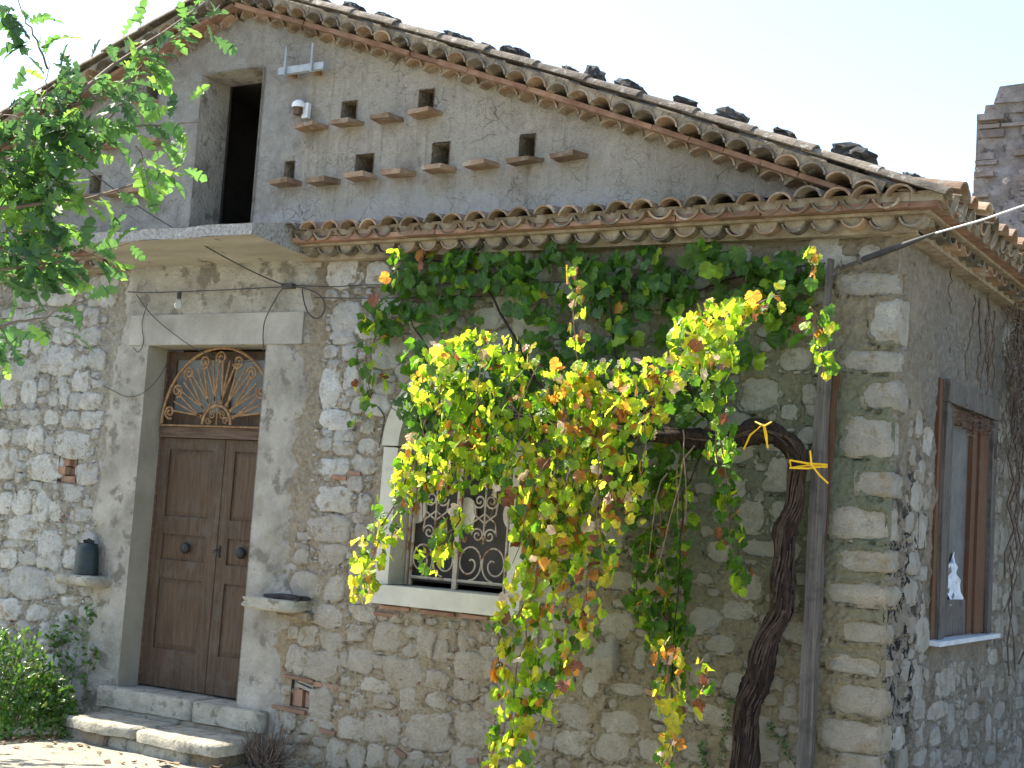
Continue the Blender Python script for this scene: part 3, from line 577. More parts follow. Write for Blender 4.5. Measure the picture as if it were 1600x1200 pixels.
def part_arc(r_, rad, nm):
    b = MB(); b.tube([(fx+r_*math.cos(t), fy, fz+r_*1.03*math.sin(t)) for t in np.linspace(0, math.pi, 33)], rad, 6); b.build(nm, mt_rust, gr)
part_arc(FR, .013, 'outer_arch'); part_arc(.165, .014, 'inner_arch')
for k in range(9):
    a = math.pi*(k+.5)/9; b = MB(); ca, sa = math.cos(a), math.sin(a); rc_ = FR-.085
    spiral(b, fx+rc_*ca, fz+rc_*1.03*sa, fy-.004, .062, 1.6, a+2.2, 1 if k % 2 else -1, .010); b.build('scroll', mt_rust, gr)
for k in range(8):
    a = math.pi*(k+1)/9; b = MB()
    for da in (-.16, 0, .16):
        a1 = a+da*.9; a0_ = a-da*.35
        b.tube([(fx+.19*math.cos(a0_), fy, fz+.19*math.sin(a0_)), (fx+(FR-.10)*math.cos(a1), fy, fz+(FR-.10)*1.03*math.sin(a1))], .009, 5)
    b.build('ray_bar', mt_rust, gr)
b = MB()
for sx_ in (-1, 1):
    spiral(b, fx+sx_*.055, fz+.085, fy, .04, 1.5, math.pi/2+sx_*1.2, -sx_, .006, 18, .008); spiral(b, fx+sx_*.10, fz+.035, fy, .035, 1.2, 0, sx_, .006, 14, .01)
b.tube([(fx, fy, fz), (fx, fy, fz+.15)], .007, 5); b.tube([(fx-.66, fy, fz-.015), (fx+.60, fy, fz-.015)], .008, 5); b.build('heart_scroll', mt_rust, gr)

# ---- barred window
b = MB()
sur_w = empty('window_surround', (0, 0, 0), house)
def blk(nm, x0, x1, z0, z1, y0=-.035, y1=.30, mat_=mt_white, par=None, j=.002):
    b = MB(); b.box(x0, x1, y0, y1, z0, z1, None, j); return b.build(nm, mat_, par or sur_w)
blk('sill_stone', -4.065, -2.70, 1.415, 1.562, -.075, .30); blk('jamb_stone', -4.065, -3.93, 1.566, 2.12); blk('jamb_stone', -4.068, -3.93, 2.124, 2.64)
blk('jamb_stone', -2.848, -2.70, 1.566, 2.05); blk('jamb_stone', -2.850, -2.702, 2.054, 2.64)
nv = 7
for k in range(nv):
    a0, a1 = math.pi*k/nv+.006, math.pi*(k+1)/nv-.006; b = MB(); P = []; m_ = 5; ri, ro = .541, .70
    for y in (-.035+random.uniform(-.003, .003), .30):
        for rr in (ri, ro):
            for q in range(m_): a = a0+(a1-a0)*q/(m_-1); P.append((AX+rr*math.cos(a), y, AZ+rr*math.sin(a)))
    F = []
    for q in range(m_-1):
        F += [(q, q+1, m_+q+1, m_+q), (2*m_+q, 3*m_+q, 3*m_+q+1, 2*m_+q+1), (q, 2*m_+q, 2*m_+q+1, q+1), (m_+q, m_+q+1, 3*m_+q+1, 3*m_+q)]
    F += [(0, m_, 3*m_, 2*m_), (m_-1, 3*m_-1, 4*m_-1, 2*m_-1)]
    b.add(P, F); b.build('arch_stone', mt_white, sur_w)
recess('window_recess', (-3.93, -2.85, 1.562, 3.19), .9, mt_dark, house, y0=.302)
b = MB(); b.box(-3.93, -2.85, .262, .300, 1.60, 3.19); b.build('window_shutter', mt_dark, house)
wg = empty('window_grille', (0, 0, 0), house, label='scrolled iron grille across the arched window')
GY = .17
def gbar(nm, pts, r=.009, mat_=None): b = MB(); b.tube(pts, r, 5); b.build(nm, mat_ or mt_iron, wg)
for x in (-3.905, -3.865): gbar('upright_bar', [(x, GY, 1.57), (x, GY, 2.95)], .012)
b = MB(); b.box(-3.46, -3.42, GY-.015, GY+.015, 1.565, 3.15); b.build('centre_bar', mt_iron, wg)
gbar('upright_bar', [(-2.99, GY, 1.57), (-2.99, GY, 2.95)], .012); gbar('upright_bar', [(-2.90, GY, 1.57), (-2.90, GY, 2.9)], .012)
gbar('cross_bar', [(-3.87, GY, 1.635), (-3.46, GY, 1.635)], .012); gbar('cross_bar', [(-3.42, GY, 1.635), (-2.90, GY, 1.635)], .012)
for cx, hw in ((-3.66, .20), (-3.205, .215)):
    gbar('upright_bar', [(cx, GY, 1.93), (cx, GY, 3.1)], .008)
    for zc, up in ((1.635, 1), (2.62, -1), (2.66, 1)):
        for sx_ in (-1, 1):
            b = MB(); r_ = hw*.56; ex = cx+sx_*hw*.5
            # big loop closing into a spiral
            pts = []
            for i in range(34):
                t = i/33; a = -math.pi/2 + t*2*math.pi*1.55; rr = hw*.5*(1-.25*t) if t < .5 else hw*.5*(.875-(t-.5)*1.45)
                zz_ = 1.25 if t < .5 else 1.25-(t-.5)*.5
                pts.append((ex-sx_*rr*math.cos(a)*-1*-1, GY, zc+up*(.145+rr*zz_*math.sin(a)*1.0)))
            b.tube(pts, .0075, 5); b.build('scroll', mt_iron, wg)
            b = MB(); spiral(b, cx+sx_*.055, zc+up*.36, GY, .06, 1.5, math.pi/2-sx_*math.pi/2, sx_*up, .007, 20, .01); b.build('scroll', mt_iron, wg)
            gbar('scroll_stem', [(cx+sx_*.115, GY, zc+up*.36), (cx+sx_*.10, GY, zc+up*.46), (cx, GY, zc+up*.53)], .007)
for x in (-3.875, -3.405, -2.985):
    b = MB(); r_ = .085; nn = 20
    V = [(x+r_*math.cos(2*math.pi*k/nn), y, 2.17+.115*math.sin(2*math.pi*k/nn)) for y in (.215, .24) for k in range(nn)]
    b.add(V, [tuple(range(nn))[::-1], tuple(range(nn, 2*nn))]+[(k, (k+1) % nn, nn+(k+1) % nn, nn+k) for k in range(nn)])
    b.build('round_plate', mt_disc, house, label='pale round plate behind the window grille')

# ---- gable
def rail_px(px, Y): P = [at(u, v, Y) for u, v in px]; P.sort(key=lambda p: p[0]); return np.array([p[0] for p in P]), np.array([p[2] for p in P])
APX = -5.93
def both(pxr, Y, left_slope=.33):
    xr, zr = rail_px(pxr, Y); co = np.polyfit(xr, zr, 2); za = np.polyval(co, APX)
    def f(x):
        x = np.asarray(x, float); return np.where(x > APX, np.polyval(co, x), za-left_slope*(APX-x)-.004*(APX-x)**2)
    return f
f1 = both([(420, 43), (513, 70), (600, 95), (660, 113), (790, 153), (900, 187), (1013, 223), (1160, 273), (1250, 302)], -.12)
def off(px, Y):
    x, z = rail_px(px, Y); d_ = float(np.mean(z-f1(x))); return lambda q: f1(q)+d_
f3 = off([(533, 52), (633, 83), (733, 112), (833, 143), (1067, 213), (1300, 287)], -.20)
f2 = off([(550, 38), (607, 55), (667, 73), (733, 90), (800, 107), (987, 162), (1060, 187), (1227, 238), (1300, 267)], -.32)
f4 = off([(533, 15), (667, 52), (800, 93), (1000, 152), (1183, 208), (1290, 243), (1383, 273), (1433, 287)], -.30)
print('rake offsets', float(f3(-3)-f1(-3)), float(f2(-3)-f1(-3)), float(f4(-3)-f1(-3)))
def keep_g(U, Z):
    k = Z < f1(U)+.10
    for r_ in [ATT]+holes: k &= ~inrect(U, Z, r_)
    return k
cut = [c for r_ in [ATT]+holes for c in (r_[0], r_[1])]; cutz = [c for r_ in [ATT]+holes for c in (r_[2], r_[3])]
def disp_g(U, Z):
    d = .012*fbm(U, Z, 2, 3, 41)+.008*fbm(U, Z, 9, 3, 43)+.006*fbm(U, Z, 30, 3, 45)
    d = d + .02/(1+np.exp(-(-5.12+.05*fbm(U, Z, 3, 3, 50)-U)/.008))
    for r_ in [ATT]+holes: d = d*np.clip(rdist(U, Z, r_)/.03, .3, 1)
    return d
gab = sheet('gable_wall', axis(-11.9, .0, .019, cut), axis(4.22, 6.8, .019, cutz), disp_g, keep_g, lambda U, Z, D: (U, -D, Z), mt_plaster, house)
for r_ in holes: recess('pigeon_hole', r_, .22, mt_mortar, gab)
recess('attic_reveal', ATT, .34, mt_cement, gab, y0=-.03)
b = MB(); x0, x1, y0, y1, z0, z1 = -7.0, -5.0, .345, 3.2, 4.25, 6.05
b.add([(x, y, z) for x in (x0, x1) for y in (y0, y1) for z in (z0, z1)], [(0, 1, 3, 2), (4, 6, 7, 5), (0, 4, 5, 1)][:2] + [(2, 3, 7, 6), (0, 2, 6, 4), (1, 5, 7, 3)])
b.box(x0, ATT[0]-.002, .342, .37, z0, z1); b.box(ATT[1], x1, .342, .37, z0, z1); b.box(ATT[0], ATT[1], .342, .37, ATT[3], z1)
b.build('attic_room', mt_dark, gab)
# replace the reveal's closed back: the opening leads into the room
me = [o for o in bpy.data.objects if o.name == 'attic_reveal'][0].data
vv = [tuple(v.co) for v in me.vertices]; me.clear_geometry(); me.from_pydata(vv, [], [(0, 1, 5, 4), (1, 2, 6, 5), (2, 3, 7, 6), (3, 0, 4, 7)]); me.update()
def perch(x, z, w=.27, l=.17):
    b = MB(); P = [(-w/2, -.02), (w/2, -.02), (w*.30, -l), (-w*.46, -l*.9)]
    V = [(p[0], p[1], zz_) for zz_ in (-.018, .018) for p in P]
    V = [tuple(c+random.uniform(-.006, .006) for c in v) for v in V]
    V = [(v[0], v[1]+(.10 if abs(v[1]) < .03 else 0), v[2]) for v in V]
    b.add(V, [(3, 2, 1, 0), (4, 5, 6, 7), (0, 1, 5, 4), (1, 2, 6, 5), (2, 3, 7, 6), (3, 0, 4, 7)])
    b.build('perch_tile', mt_tile, gab, loc=(x, 0, z-.012), rot=(random.uniform(-.05, .10), random.uniform(-.06, .03), 0))
for x, z in [(-5.04, 5.33), (-4.66, 5.335), (-4.25, 5.33), (-3.87, 5.34), (-5.27, 4.86), (-4.87, 4.855), (-4.47, 4.86), (-4.09, 4.868), (-3.70, 4.872), (-3.30, 4.878), (-2.90, 4.884), (-2.52, 4.888)]: perch(x, z)
for x, z in [(-7.04, 5.75), (-7.45, 5.36), (-7.85, 5.36), (-8.25, 5.36), (-7.0, 4.90), (-7.3, 4.90), (-7.7, 4.90), (-8.1, 4.90), (-8.5, 4.90), (-8.85, 4.90), (-6.85, 5.36)]: perch(x, z)

# ---- tiles
def tile_mesh(nm, r0, r1, L, up=True, th=.013, n=10, span=140):
    V = []; F = []; a0 = R((180-span)/2)
    for y, r_ in ((0, r0), (L, r1)):
        for rr in (r_, r_-th):
            for k in range(n+1):
                a = a0+(math.pi-2*a0)*k/n; V.append((rr*math.cos(a), y, rr*math.sin(a)*(1 if up else -1)))
    m_ = n+1
    for k in range(n):
        F += [(k, k+1, 2*m_+k+1, 2*m_+k), (m_+k, 3*m_+k, 3*m_+k+1, m_+k+1), (k, m_+k, m_+k+1, k+1), (2*m_+k, 2*m_+k+1, 3*m_+k+1, 3*m_+k)]
    F += [(0, 2*m_, 3*m_, m_), (n, m_+n, 3*m_+n, 2*m_+n)]
    me = bpy.data.meshes.new(nm); me.from_pydata(V, [], F); me.update(); return me
def tmesh(*a, mat_=None, **k): me = tile_mesh('roof_tile', *a, **k); me.materials.append(mat_ or mt_tile); return me
T_cov = [tmesh(.101+d, .08, .46, mat_=m_) for d, m_ in ((0, mt_tile), (.005, mt_tile_grey), (-.004, mt_tile))]
T_pan = [tmesh(.098, .10, .46, up=False, mat_=mt_tile), tmesh(.100, .10, .46, up=False, mat_=mt_tile_grey)]
T_cor = [tmesh(.088, .088, .30, up=False, th=.012), tmesh(.090, .085, .30, up=False, th=.012, mat_=mt_tile_grey)]
T_arc = [tmesh(.098, .09, .30, span=125), tmesh(.101, .09, .30, span=125)]
T_arc2 = [tmesh(.103, .09, .45, span=130), tmesh(.106, .09, .45, span=130, mat_=mt_tile_grey)]
T_ver = [tmesh(.088, .070, .56, th=.014, mat_=mt_tile_grey), tmesh(.092, .072, .56, th=.014, mat_=mt_tile_grey)]

def pent(x0, x1, eave):
    xs_ = np.arange(x0+.1, x1-.02, .2)
    for x in xs_:
        j = lambda s_=.010: random.uniform(-s_, s_); sl = R(-9)+random.uniform(-.04, .04)
        link('roof_tile', random.choice(T_pan), None, eave, (x-.1+j(), -.335+j(.015), 4.375+j()), (sl*-1, 0, j(.04)))
        link('roof_tile', random.choice(T_cov), None, eave, (x+j(), -.385+j(.022), 4.322+j(.008)), (-sl, j(.11), j(.10)))
        link('cornice_tile', random.choice(T_cor), None, eave, (x+.04+j(), -.20+j(.012), 4.262+j()), (0, j(.05), j(.05)))
    b = MB(); n_ = 9
    for x in xs_:      # mortar filling of the upturned cornice tiles
        xx = x+.04; V = [(xx+.074*math.cos(-math.pi*k/n_), y, 4.258+.074*math.sin(-math.pi*k/n_)) for y in (-.178, .05) for k in range(n_+1)]
        b.add(V, [tuple(range(n_+1)), ] + [(k, k+1, n_+2+k, n_+1+k) for k in range(n_)])
    b.box(x0, x1, -.10, .06, 4.16, 4.25, None, .0)
    b.box(x0, x1-.0, -.225, .06, 4.255, 4.275); b.box(x0, x1, -.29, .06, 4.318, 4.38)
    b.build('bedding_mortar', mt_bed, eave)
    x = x0
    while x < x1-.05:
        w = min(random.uniform(.26, .32), x1-x); b = MB(); b.box(x+.003, x+w-.004, -.30+random.uniform(-.012, .012), .02, 4.278, 4.314, None, .003)
        b.build('brick', mt_brick, eave); x += w
ev = empty('front_eave', (0, 0, 0), house)
pent(-5.02, .12, ev); ev2 = empty('front_eave', (0, 0, 0), house); pent(-9.7, -7.10, ev2)
b = MB(); b.add([(-9.7, -.30, 4.40), (.2, -.30, 4.40), (.2, -.0, 4.47), (-9.7, -.0, 4.47)], [(0, 1, 2, 3)]); b.build('eave_bed', mt_bed, house)

# side eave: tiles run out of the main roof across the side wall
se = empty('side_eave', (0, 0, 0), house)
for i, y in enumerate(np.arange(-.22, 5.2, .2)):
    j = lambda s_=.008: random.uniform(-s_, s_); s9 = math.pi/2; dz = .012*math.sin(i*.8)
    link('roof_tile', random.choice(T_pan), None, se, (.36+j(.02), y+.1, 4.385+dz+j()), (R(10), 0, s9+j(.04)))
    link('roof_tile', random.choice(T_cov), None, se, (.43+j(.03), y, 4.335+dz+j()), (R(12), 0, s9+j(.06)))
    if y > -.1: link('cornice_tile', random.choice(T_cor), None, se, (.215+j(), y+.04, 4.262), (0, 0, s9))
b = MB(); b.box(-.06, .12, -.05, 5.2, 4.15, 4.25, None, .0); b.box(-.06, .235, -.22, 5.2, 4.254, 4.276); b.box(-.06, .32, -.28, 5.2, 4.317, 4.385)
b.build('bedding_mortar', mt_bed, se)
y = -.29
while y < 5.1:
    w = random.uniform(.26, .32); b = MB(); b.box(.0, .31+random.uniform(-.012, .012), y+.003, y+w-.003, 4.279, 4.314, None, .003); b.build('brick', mt_brick, se); y += w

# gable rakes
rk = empty('gable_eave', (0, 0, 0), house)
def rake_row(f, Yt, meshes, x0, x1, drop, nm, sp=.195, rad=.10):
    s_ = 1 if x1 > x0 else -1; x = x0; cx = []
    while (x-x1)*s_ < 0:
        a = math.atan2(float(f(x+.02)-f(x-.02)), .04)
        link(nm, random.choice(meshes), None, rk, (x, Yt+random.uniform(-.018, .018), float(f(x))-drop), (random.uniform(-.04, .04), -a+random.uniform(-.06, .06), random.uniform(-.08, .08)))
        cx.append((x, a)); x += s_*sp*math.cos(a)
    b = MB(); n_ = 8       # mortar over the arches, its lower edge follows them
    for x, a in cx:
        top = []; bot = []
        for k in range(n_+1):
            u = (-.5+k/n_)*sp; h = math.sqrt(max(rad**2-u*u, 0))-.004; M = (math.cos(a), math.sin(a)); z0_ = float(f(x))-drop
            bot.append((x+u*M[0]-h*M[1], z0_+u*M[1]+h*M[0])); hh = rad+.028; top.append((x+u*M[0]-hh*M[1], z0_+u*M[1]+hh*M[0]))
        for k in range(n_):
            y0_, y1_ = Yt+.02+random.uniform(-.003, .003), .08
            P = [(bot[k], y0_), (bot[k+1], y0_), (top[k+1], y0_), (top[k], y0_), (bot[k], y1_), (bot[k+1], y1_)]
            b.add([(p[0], y, p[1]) for p, y in P], [(0, 1, 2, 3), (0, 4, 5, 1)])
    b.build('bedding_mortar', mt_bed, rk)
# right slope then left slope
rake_row(f1, -.12, T_arc, -5.85, -.55, .0, 'cornice_tile'); rake_row(f1, -.12, T_arc, -6.05, -11.8, .0, 'cornice_tile')
rake_row(f2, -.32, T_arc2, -5.85, -.05, .095, 'roof_tile'); rake_row(f2, -.32, T_arc2, -6.05, -11.8, .095, 'roof_tile')
for s_, xe in ((1, -.15), (-1, -11.8)):
    x = APX
    while (x-xe)*s_ < 0:
        w = random.uniform(.27, .32); xm = x+s_*w/2; a = math.atan2(float(f3(xm+.02)-f3(xm-.02)), .04)
        b = MB(); b.box(-w/2+.002, w/2-.002, -.21+random.uniform(-.008, .008), .05, -.019, .019, None, .003)
        b.build('brick', mt_brick, rk, loc=(xm, 0, float(f3(xm))), rot=(0, -a, 0)); x += s_*w*math.cos(a)
# verge tiles lying along the slope
for s_, xe in ((1, .12), (-1, -11.6)):
    x = APX+s_*.1; k = 0
    while (x-xe)*s_ < 0:
        L = .47; x2 = x+s_*L*.94; z1_, z2_ = float(f4(x)), float(f4(x2)); a = math.atan2(z2_-z1_, abs(x2-x))
        # wide end downhill; tile axis +y points uphill
        low = Vector((x2, -.285+random.uniform(-.01, .01), z2_-.045)); d = Vector((x-x2, 0, z1_-z2_)).normalized()
        q = d.to_track_quat('Y', 'Z'); o = link('roof_tile', T_ver[k % 2], None, rk, low); o.rotation_euler = q.to_euler(); x = x2; k += 1
b = MB(); XS = np.linspace(APX, .12, 30)
for f_s in (XS, np.linspace(APX, -11.8, 30)):
    for i in range(len(f_s)-1):
        xa, xb = f_s[i], f_s[i+1]; za, zb = float(f4(xa)), float(f4(xb))
        P = [(xa, -.27, za-.075), (xb, -.27, zb-.075), (xb, 6.7, zb-.075), (xa, 6.7, za-.075), (xa, -.27, za-.045), (xb, -.27, zb-.045), (xb, 6.7, zb-.045), (xa, 6.7, za-.045)]
        b.add(P, [(0, 1, 2, 3), (4, 5, 6, 7), (0, 1, 5, 4), (2, 3, 7, 6)])
b.build('roof_bed', mt_bed, house)
# barrel tile rows of the main slope, second and third row behind the verge, seen edge on
b = MB()
for yy in np.arange(-.06, 6.5, .22):
    for s_, xe in ((1, .35), (-1, -11.8)):
        xs_ = np.linspace(APX, xe, 14); b.tube([(x, yy, float(f4(min(x, .12)))-.05-(max(0, x-.12)*.25)) for x in xs_], .075, 8)
b.build('roof_covering', mt_tile_grey, house, kind='stuff')

# ---- balcony slab
b = MB(); b.add([(-7.05, -.77, 4.252), (-4.98, -.77, 4.252), (-4.93, .03, 4.18), (-7.12, .03, 4.18)], [(0, 1, 2, 3)])
slab = empty('balcony_slab', (0, 0, 0), house); b.build('soffit', mt_slab, slab)
us2 = axis(-7.05, -4.98, .02)
sheet('slab_edge', us2, np.linspace(4.252, 4.345, 6), lambda U, Z: .008*fbm(U, Z, 25, 3, 61), lambda U, Z: U > -99, lambda U, Z, D: (U, -.77-D, Z+.004*np.sin(U*9)), mt_fascia, slab)
b = MB(); b.add([(-4.98, -.772, 4.252), (-4.93, .03, 4.18), (-4.93, .03, 4.50), (-4.98, -.772, 4.345)], [(0, 1, 2, 3)]); b.add([(-7.05, -.772, 4.252), (-7.12, .03, 4.18), (-7.12, .03, 4.40), (-7.05, -.772, 4.345)], [(0, 1, 2, 3)])
b.add([(-7.05, -.772, 4.345), (-4.98, -.772, 4.345), (-4.93, .05, 4.36), (-7.1, .05, 4.36)], [(0, 1, 2, 3)]); b.build('slab_top', mt_fascia, slab)
b = MB(); b.box(-7.2, -4.86, -.02, .03, 4.12, 4.3, None, .006); b.build('slab_beam', mt_cement, slab)

# ---- side window
sw = empty('side_window', (0, 0, 0), house, label='tall narrow wooden window in the shaded side wall')
def sb(nm, y0, y1, z0, z1, x0, x1, mat_, par=None, **k): b = MB(); b.box(x0, x1, y0, y1, z0, z1, None, .003); return b.build(nm, mat_, par or sw, **k)
sb('frame_board', 1.0, 1.10, 1.49, 3.34, -.05, .018, mt_brownwood); sb('frame_board', 1.102, 1.24, 1.49, 3.18, -.06, .045, mt_greywood)
sb('frame_board', 1.102, 2.66, 3.182, 3.345, -.06, .058, mt_greywood); sb('frame_board', 2.52, 2.66, 1.49, 3.18, -.06, .05, mt_greywood)
sash = sb('sash', 1.242, 1.40, 1.50, 3.178, -.06, .02, mt_greywood); sb('sash_stile', 1.402, 1.50, 1.50, 3.178, -.06, -.005, mt_greywood, sash)
sb('sash_rail', 1.502, 2.08, 1.50, 1.76, -.06, -.012, mt_greywood, sash); sb('sash_rail', 1.502, 2.08, 3.06, 3.178, -.06, -.012, mt_brownwood, sash)
sb('sash_stile', 2.082, 2.22, 1.50, 3.178, -.06, .0, mt_brownwood, sash); sb('pane', 1.50, 2.082, 1.762, 3.058, -.045, -.040, mt_glass2, sash)
sb('shutter_board', 2.222, 2.518, 1.50, 3.178, -.06, .018, mt_brownwood, label='red-brown wooden board beside the glass')
sb('window_back', .96, 2.66, 1.5, 3.34, -.30, -.28, mt_dark)
sb('window_sill', .93, 2.78, 1.455, 1.49, -.02, .10, mt_marble, label='thin bluish marble slab below the window')

# ---- stone shelves beside the door
def shelf(x0, x1, z, y, lab, seed):
    V, F = quoin_mesh(x1-x0, y*2, .10, seed); b = MB(); b.add(V, F); return b.build('stone_shelf', mt_step, house, smooth=True, loc=((x0+x1)/2, -.06, z), rot=(0, random.uniform(.0, .02), 0), label=lab)
shelf(-7.42, -6.97, 1.345, .22, 'pale stone shelf left of the door under the dark can', 70)
shelf(-5.24, -4.66, 1.325, .20, 'broken stone shelf right of the door', 71)
b = MB(); V, F = quoin_mesh(.34, .2, .07, 72); b.add(V, F); b.build('shelf_support', mt_mortar, house, loc=(-4.80, -.02, 1.25))

# ================================================================== STEPS
st = empty('front_steps', (-6, -.3, 0), label='two worn pale stone steps leading up to the brown double door', cat='steps'); st.location = (0, 0, 0)
def slabm(nm, pts, z0, z1, mat_, par, j=.008, sub=10, seed=0):
    # slab from an outline (x, y) with a slightly uneven top and a worn rounded edge
    n_ = len(pts); P = []
    for i in range(n_):
        a, c = pts[i], pts[(i+1) % n_]; m_ = max(1, int(math.hypot(c[0]-a[0], c[1]-a[1])/.09))
        for k in range(m_): P.append((a[0]+(c[0]-a[0])*k/m_, a[1]+(c[1]-a[1])*k/m_))
    r = random.Random(seed); cx = sum(p[0] for p in P)/len(P); cy = sum(p[1] for p in P)/len(P); m_ = len(P); V = []
    jit = [(r.uniform(-j, j), r.uniform(-j, j)) for _ in P]
    for z, s_ in ((z0, 0), (z0+.25*(z1-z0), .0), (z1-.018, 0), (z1, .016), (z1+.002, .12)):
        for i, p in enumerate(P):
            d = math.hypot(p[0]-cx, p[1]-cy); k = 1-s_/max(d, .1)
            V.append((cx+(p[0]-cx)*k+jit[i][0], cy+(p[1]-cy)*k+jit[i][1], z+r.uniform(-.003, .003)))
    V.append((cx, cy, z1)); F = [(g*m_+i, g*m_+(i+1) % m_, (g+1)*m_+(i+1) % m_, (g+1)*m_+i) for g in range(4) for i in range(m_)]
    F += [(4*m_+i, 4*m_+(i+1) % m_, 5*m_) for i in range(m_)]
    b = MB(); b.add(V, F); return b.build(nm, mat_, par, smooth=True)
slabm('step_block', [(-6.90, -.13), (-5.80, -.12), (-5.815, .55), (-6.78, .55)], .285, .452, mt_step, st, .005, seed=1)
slabm('step_block', [(-5.785, -.12), (-5.02, -.13), (-5.02, -.03), (-5.36, .05), (-5.36, .55), (-5.79, .55)], .283, .448, mt_step, st, .005, seed=2)
slabm('riser_stone', [(-6.86, -.10), (-5.95, -.10), (-5.95, .3), (-6.8, .3)], .10, .283, mt_step, st, .008, seed=3)
slabm('riser_stone', [(-5.93, -.095), (-5.10, -.10), (-5.10, .3), (-5.93, .3)], .10, .281, mt_bed, st, .008, seed=4)
slabm('tread_slab', [(-6.78, -.60), (-6.35, -.655), (-5.93, -.60), (-5.90, -.12), (-6.78, -.12)], .16, .245, mt_step, st, .014, seed=5)
slabm('tread_slab', [(-5.92, -.61), (-5.35, -.70), (-5.0, -.66), (-4.97, -.35), (-5.08, -.12), (-5.89, -.12)], .15, .24, mt_step, st, .014, seed=6)
slabm('base_stone', [(-6.76, -.56), (-6.28, -.58), (-6.28, -.1), (-6.76, -.1)], -.1, .158, mt_mortar, st, .012, seed=7)
slabm('base_stone', [(-6.26, -.57), (-6.05, -.57), (-6.05, -.1), (-6.26, -.1)], -.1, .152, mt_step, st, .012, seed=8)
slabm('base_stone', [(-6.03, -.57), (-5.3, -.63), (-5.3, -.1), (-6.03, -.1)], -.1, .145, mt_step, st, .02, seed=9)
slabm('base_stone', [(-5.28, -.62), (-5.02, -.60), (-5.02, -.1), (-5.28, -.1)], -.1, .148, mt_mortar, st, .015, seed=10)

# ================================================================== LEAVES
GRAPE = [(-.05, -.14), (-.20, -.26), (-.36, -.22), (-.44, -.08), (-.53, .02), (-.50, .14), (-.57, .28), (-.46, .38), (-.37, .46), (-.27, .50), (-.17, .62), (0, .74)]
def leaf_poly(half, curl=.25, droop=.3, fold=.25, seed=0, spine=None):
    r = random.Random(seed); V = [(0, -.02, 0), (0, .28, .0), (0, half[-1][1]*.95, 0)]; R_ = []; L_ = []
    for x, y in half[:-1]:
        k = 1+r.uniform(-.08, .08); R_.append((-x*k, y*k)); L_.append((x*(1+r.uniform(-.08, .08)), y*k))
    out = L_ + [half[-1]] + R_[::-1]
    def z(x, y): return fold*abs(x) - curl*x*x*1.6 - droop*max(y, 0)**2 + r.uniform(-.05, .05)
    V = [(0, .1, 0)] + [(x, y, z(x, y)) for x, y in out]
    m_ = len(out); F = [(0, 1+i, 2+i) for i in range(m_-1)] + [(0, m_, 1)]
    return V, F
def oak_half():
    return [(-.02, 0), (-.03, .12), (-.13, .16), (-.15, .24), (-.06, .28), (-.20, .38), (-.25, .46), (-.09, .46), (-.22, .60), (-.25, .70), (-.10, .66), (-.17, .84), (-.13, .90), (0, 1.0)]
def oak_leaf(seed):
    r = random.Random(seed); h = oak_half(); V = []; F = []; dr = r.uniform(.1, .5); fo = r.uniform(-.1, .5); tw = r.uniform(-.3, .3)
    n_ = len(h)
    for x, y in h: V.append((0, y, -dr*y*y))
    for s_ in (-1, 1):
        for x, y in h: V.append((s_*-x*(1+r.uniform(-.1, .1)), y+r.uniform(-.01, .01), -dr*y*y+fo*abs(x)+tw*x*s_+r.uniform(-.02, .02)))
    for k in range(n_-1):
        F.append((k, k+1, n_+k+1, n_+k)); F.append((k, 2*n_+k, 2*n_+k+1, k+1))
    return V, F
def oval_leaf(seed):
    r = random.Random(seed); V = [(0, 0, 0), (0, .5, .0), (0, 1, -.15), (-.2, .25, .06), (-.25, .6, .05), (.2, .25, .06), (.25, .6, .05)]
    return V, [(0, 1, 3), (3, 1, 4), (1, 2, 4), (0, 5, 1), (5, 6, 1), (1, 6, 2)]
def variants(fn, ns, mats):
    out = []
    for k in range(ns):
        V, F = fn(k); row = []
        for m_ in mats:
            me = bpy.data.meshes.new('leaf'); me.from_pydata(V, [], F); me.materials.append(m_); me.update(); row.append(me)
        out.append((np.array(V, float), F, row))
    return out
def basis(tip, nrm):
    y = tip/np.linalg.norm(tip); z = nrm - y*(nrm@y); z = z/(np.linalg.norm(z)+1e-9); return np.stack([np.cross(y, z), y, z], 1)
def put_leaves(leaves, vars_, mats, parent, nmax=300, nm='leaf', nms='foliage'):
    def score(l):
        p, B, s_, k, c = l; d = p-CAM; D = np.linalg.norm(d); q = ROT.T @ d
        u, v = 800+2250*q[0]/-q[2], 600-2250*q[1]/-q[2]
        inside = (q[2] < 0) and -20 < u < 1620 and -20 < v < 1220
        return (1 if inside else 0, s_*s_*(.3+abs(B[:, 2] @ d)/D)/D/D*random.uniform(.7, 1.3))
    sc = sorted(range(len(leaves)), key=lambda i: score(leaves[i]), reverse=True)
    for i in sc[:nmax]:
        p, B, s_, k, c = leaves[i]; o = bpy.data.objects.new(nm, vars_[k][2][c]); C.objects.link(o); o.parent = parent
        M = Matrix([[B[r_][0]*s_, B[r_][1]*s_, B[r_][2]*s_, p[r_]] for r_ in range(3)]+[[0, 0, 0, 1]]); o.matrix_local = M
    rest = sc[nmax:]
    if rest:
        Vs = []; Fs = []; mi = []; o_ = 0
        for i in rest:
            p, B, s_, k, c = leaves[i]; V, F, _ = vars_[k]; Vs.append(V @ B.T*s_ + p); Fs += [tuple(a+o_ for a in f) for f in F]; mi += [c]*len(F); o_ += len(V)
        me = bpy.data.meshes.new(nms); me.from_pydata(np.concatenate(Vs).tolist(), [], Fs); me.polygons.foreach_set('material_index', mi); me.update()
        link(nms, me, mats, parent, kind='stuff')
rv = lambda s_=1.0: rng.normal(0, s_, 3)
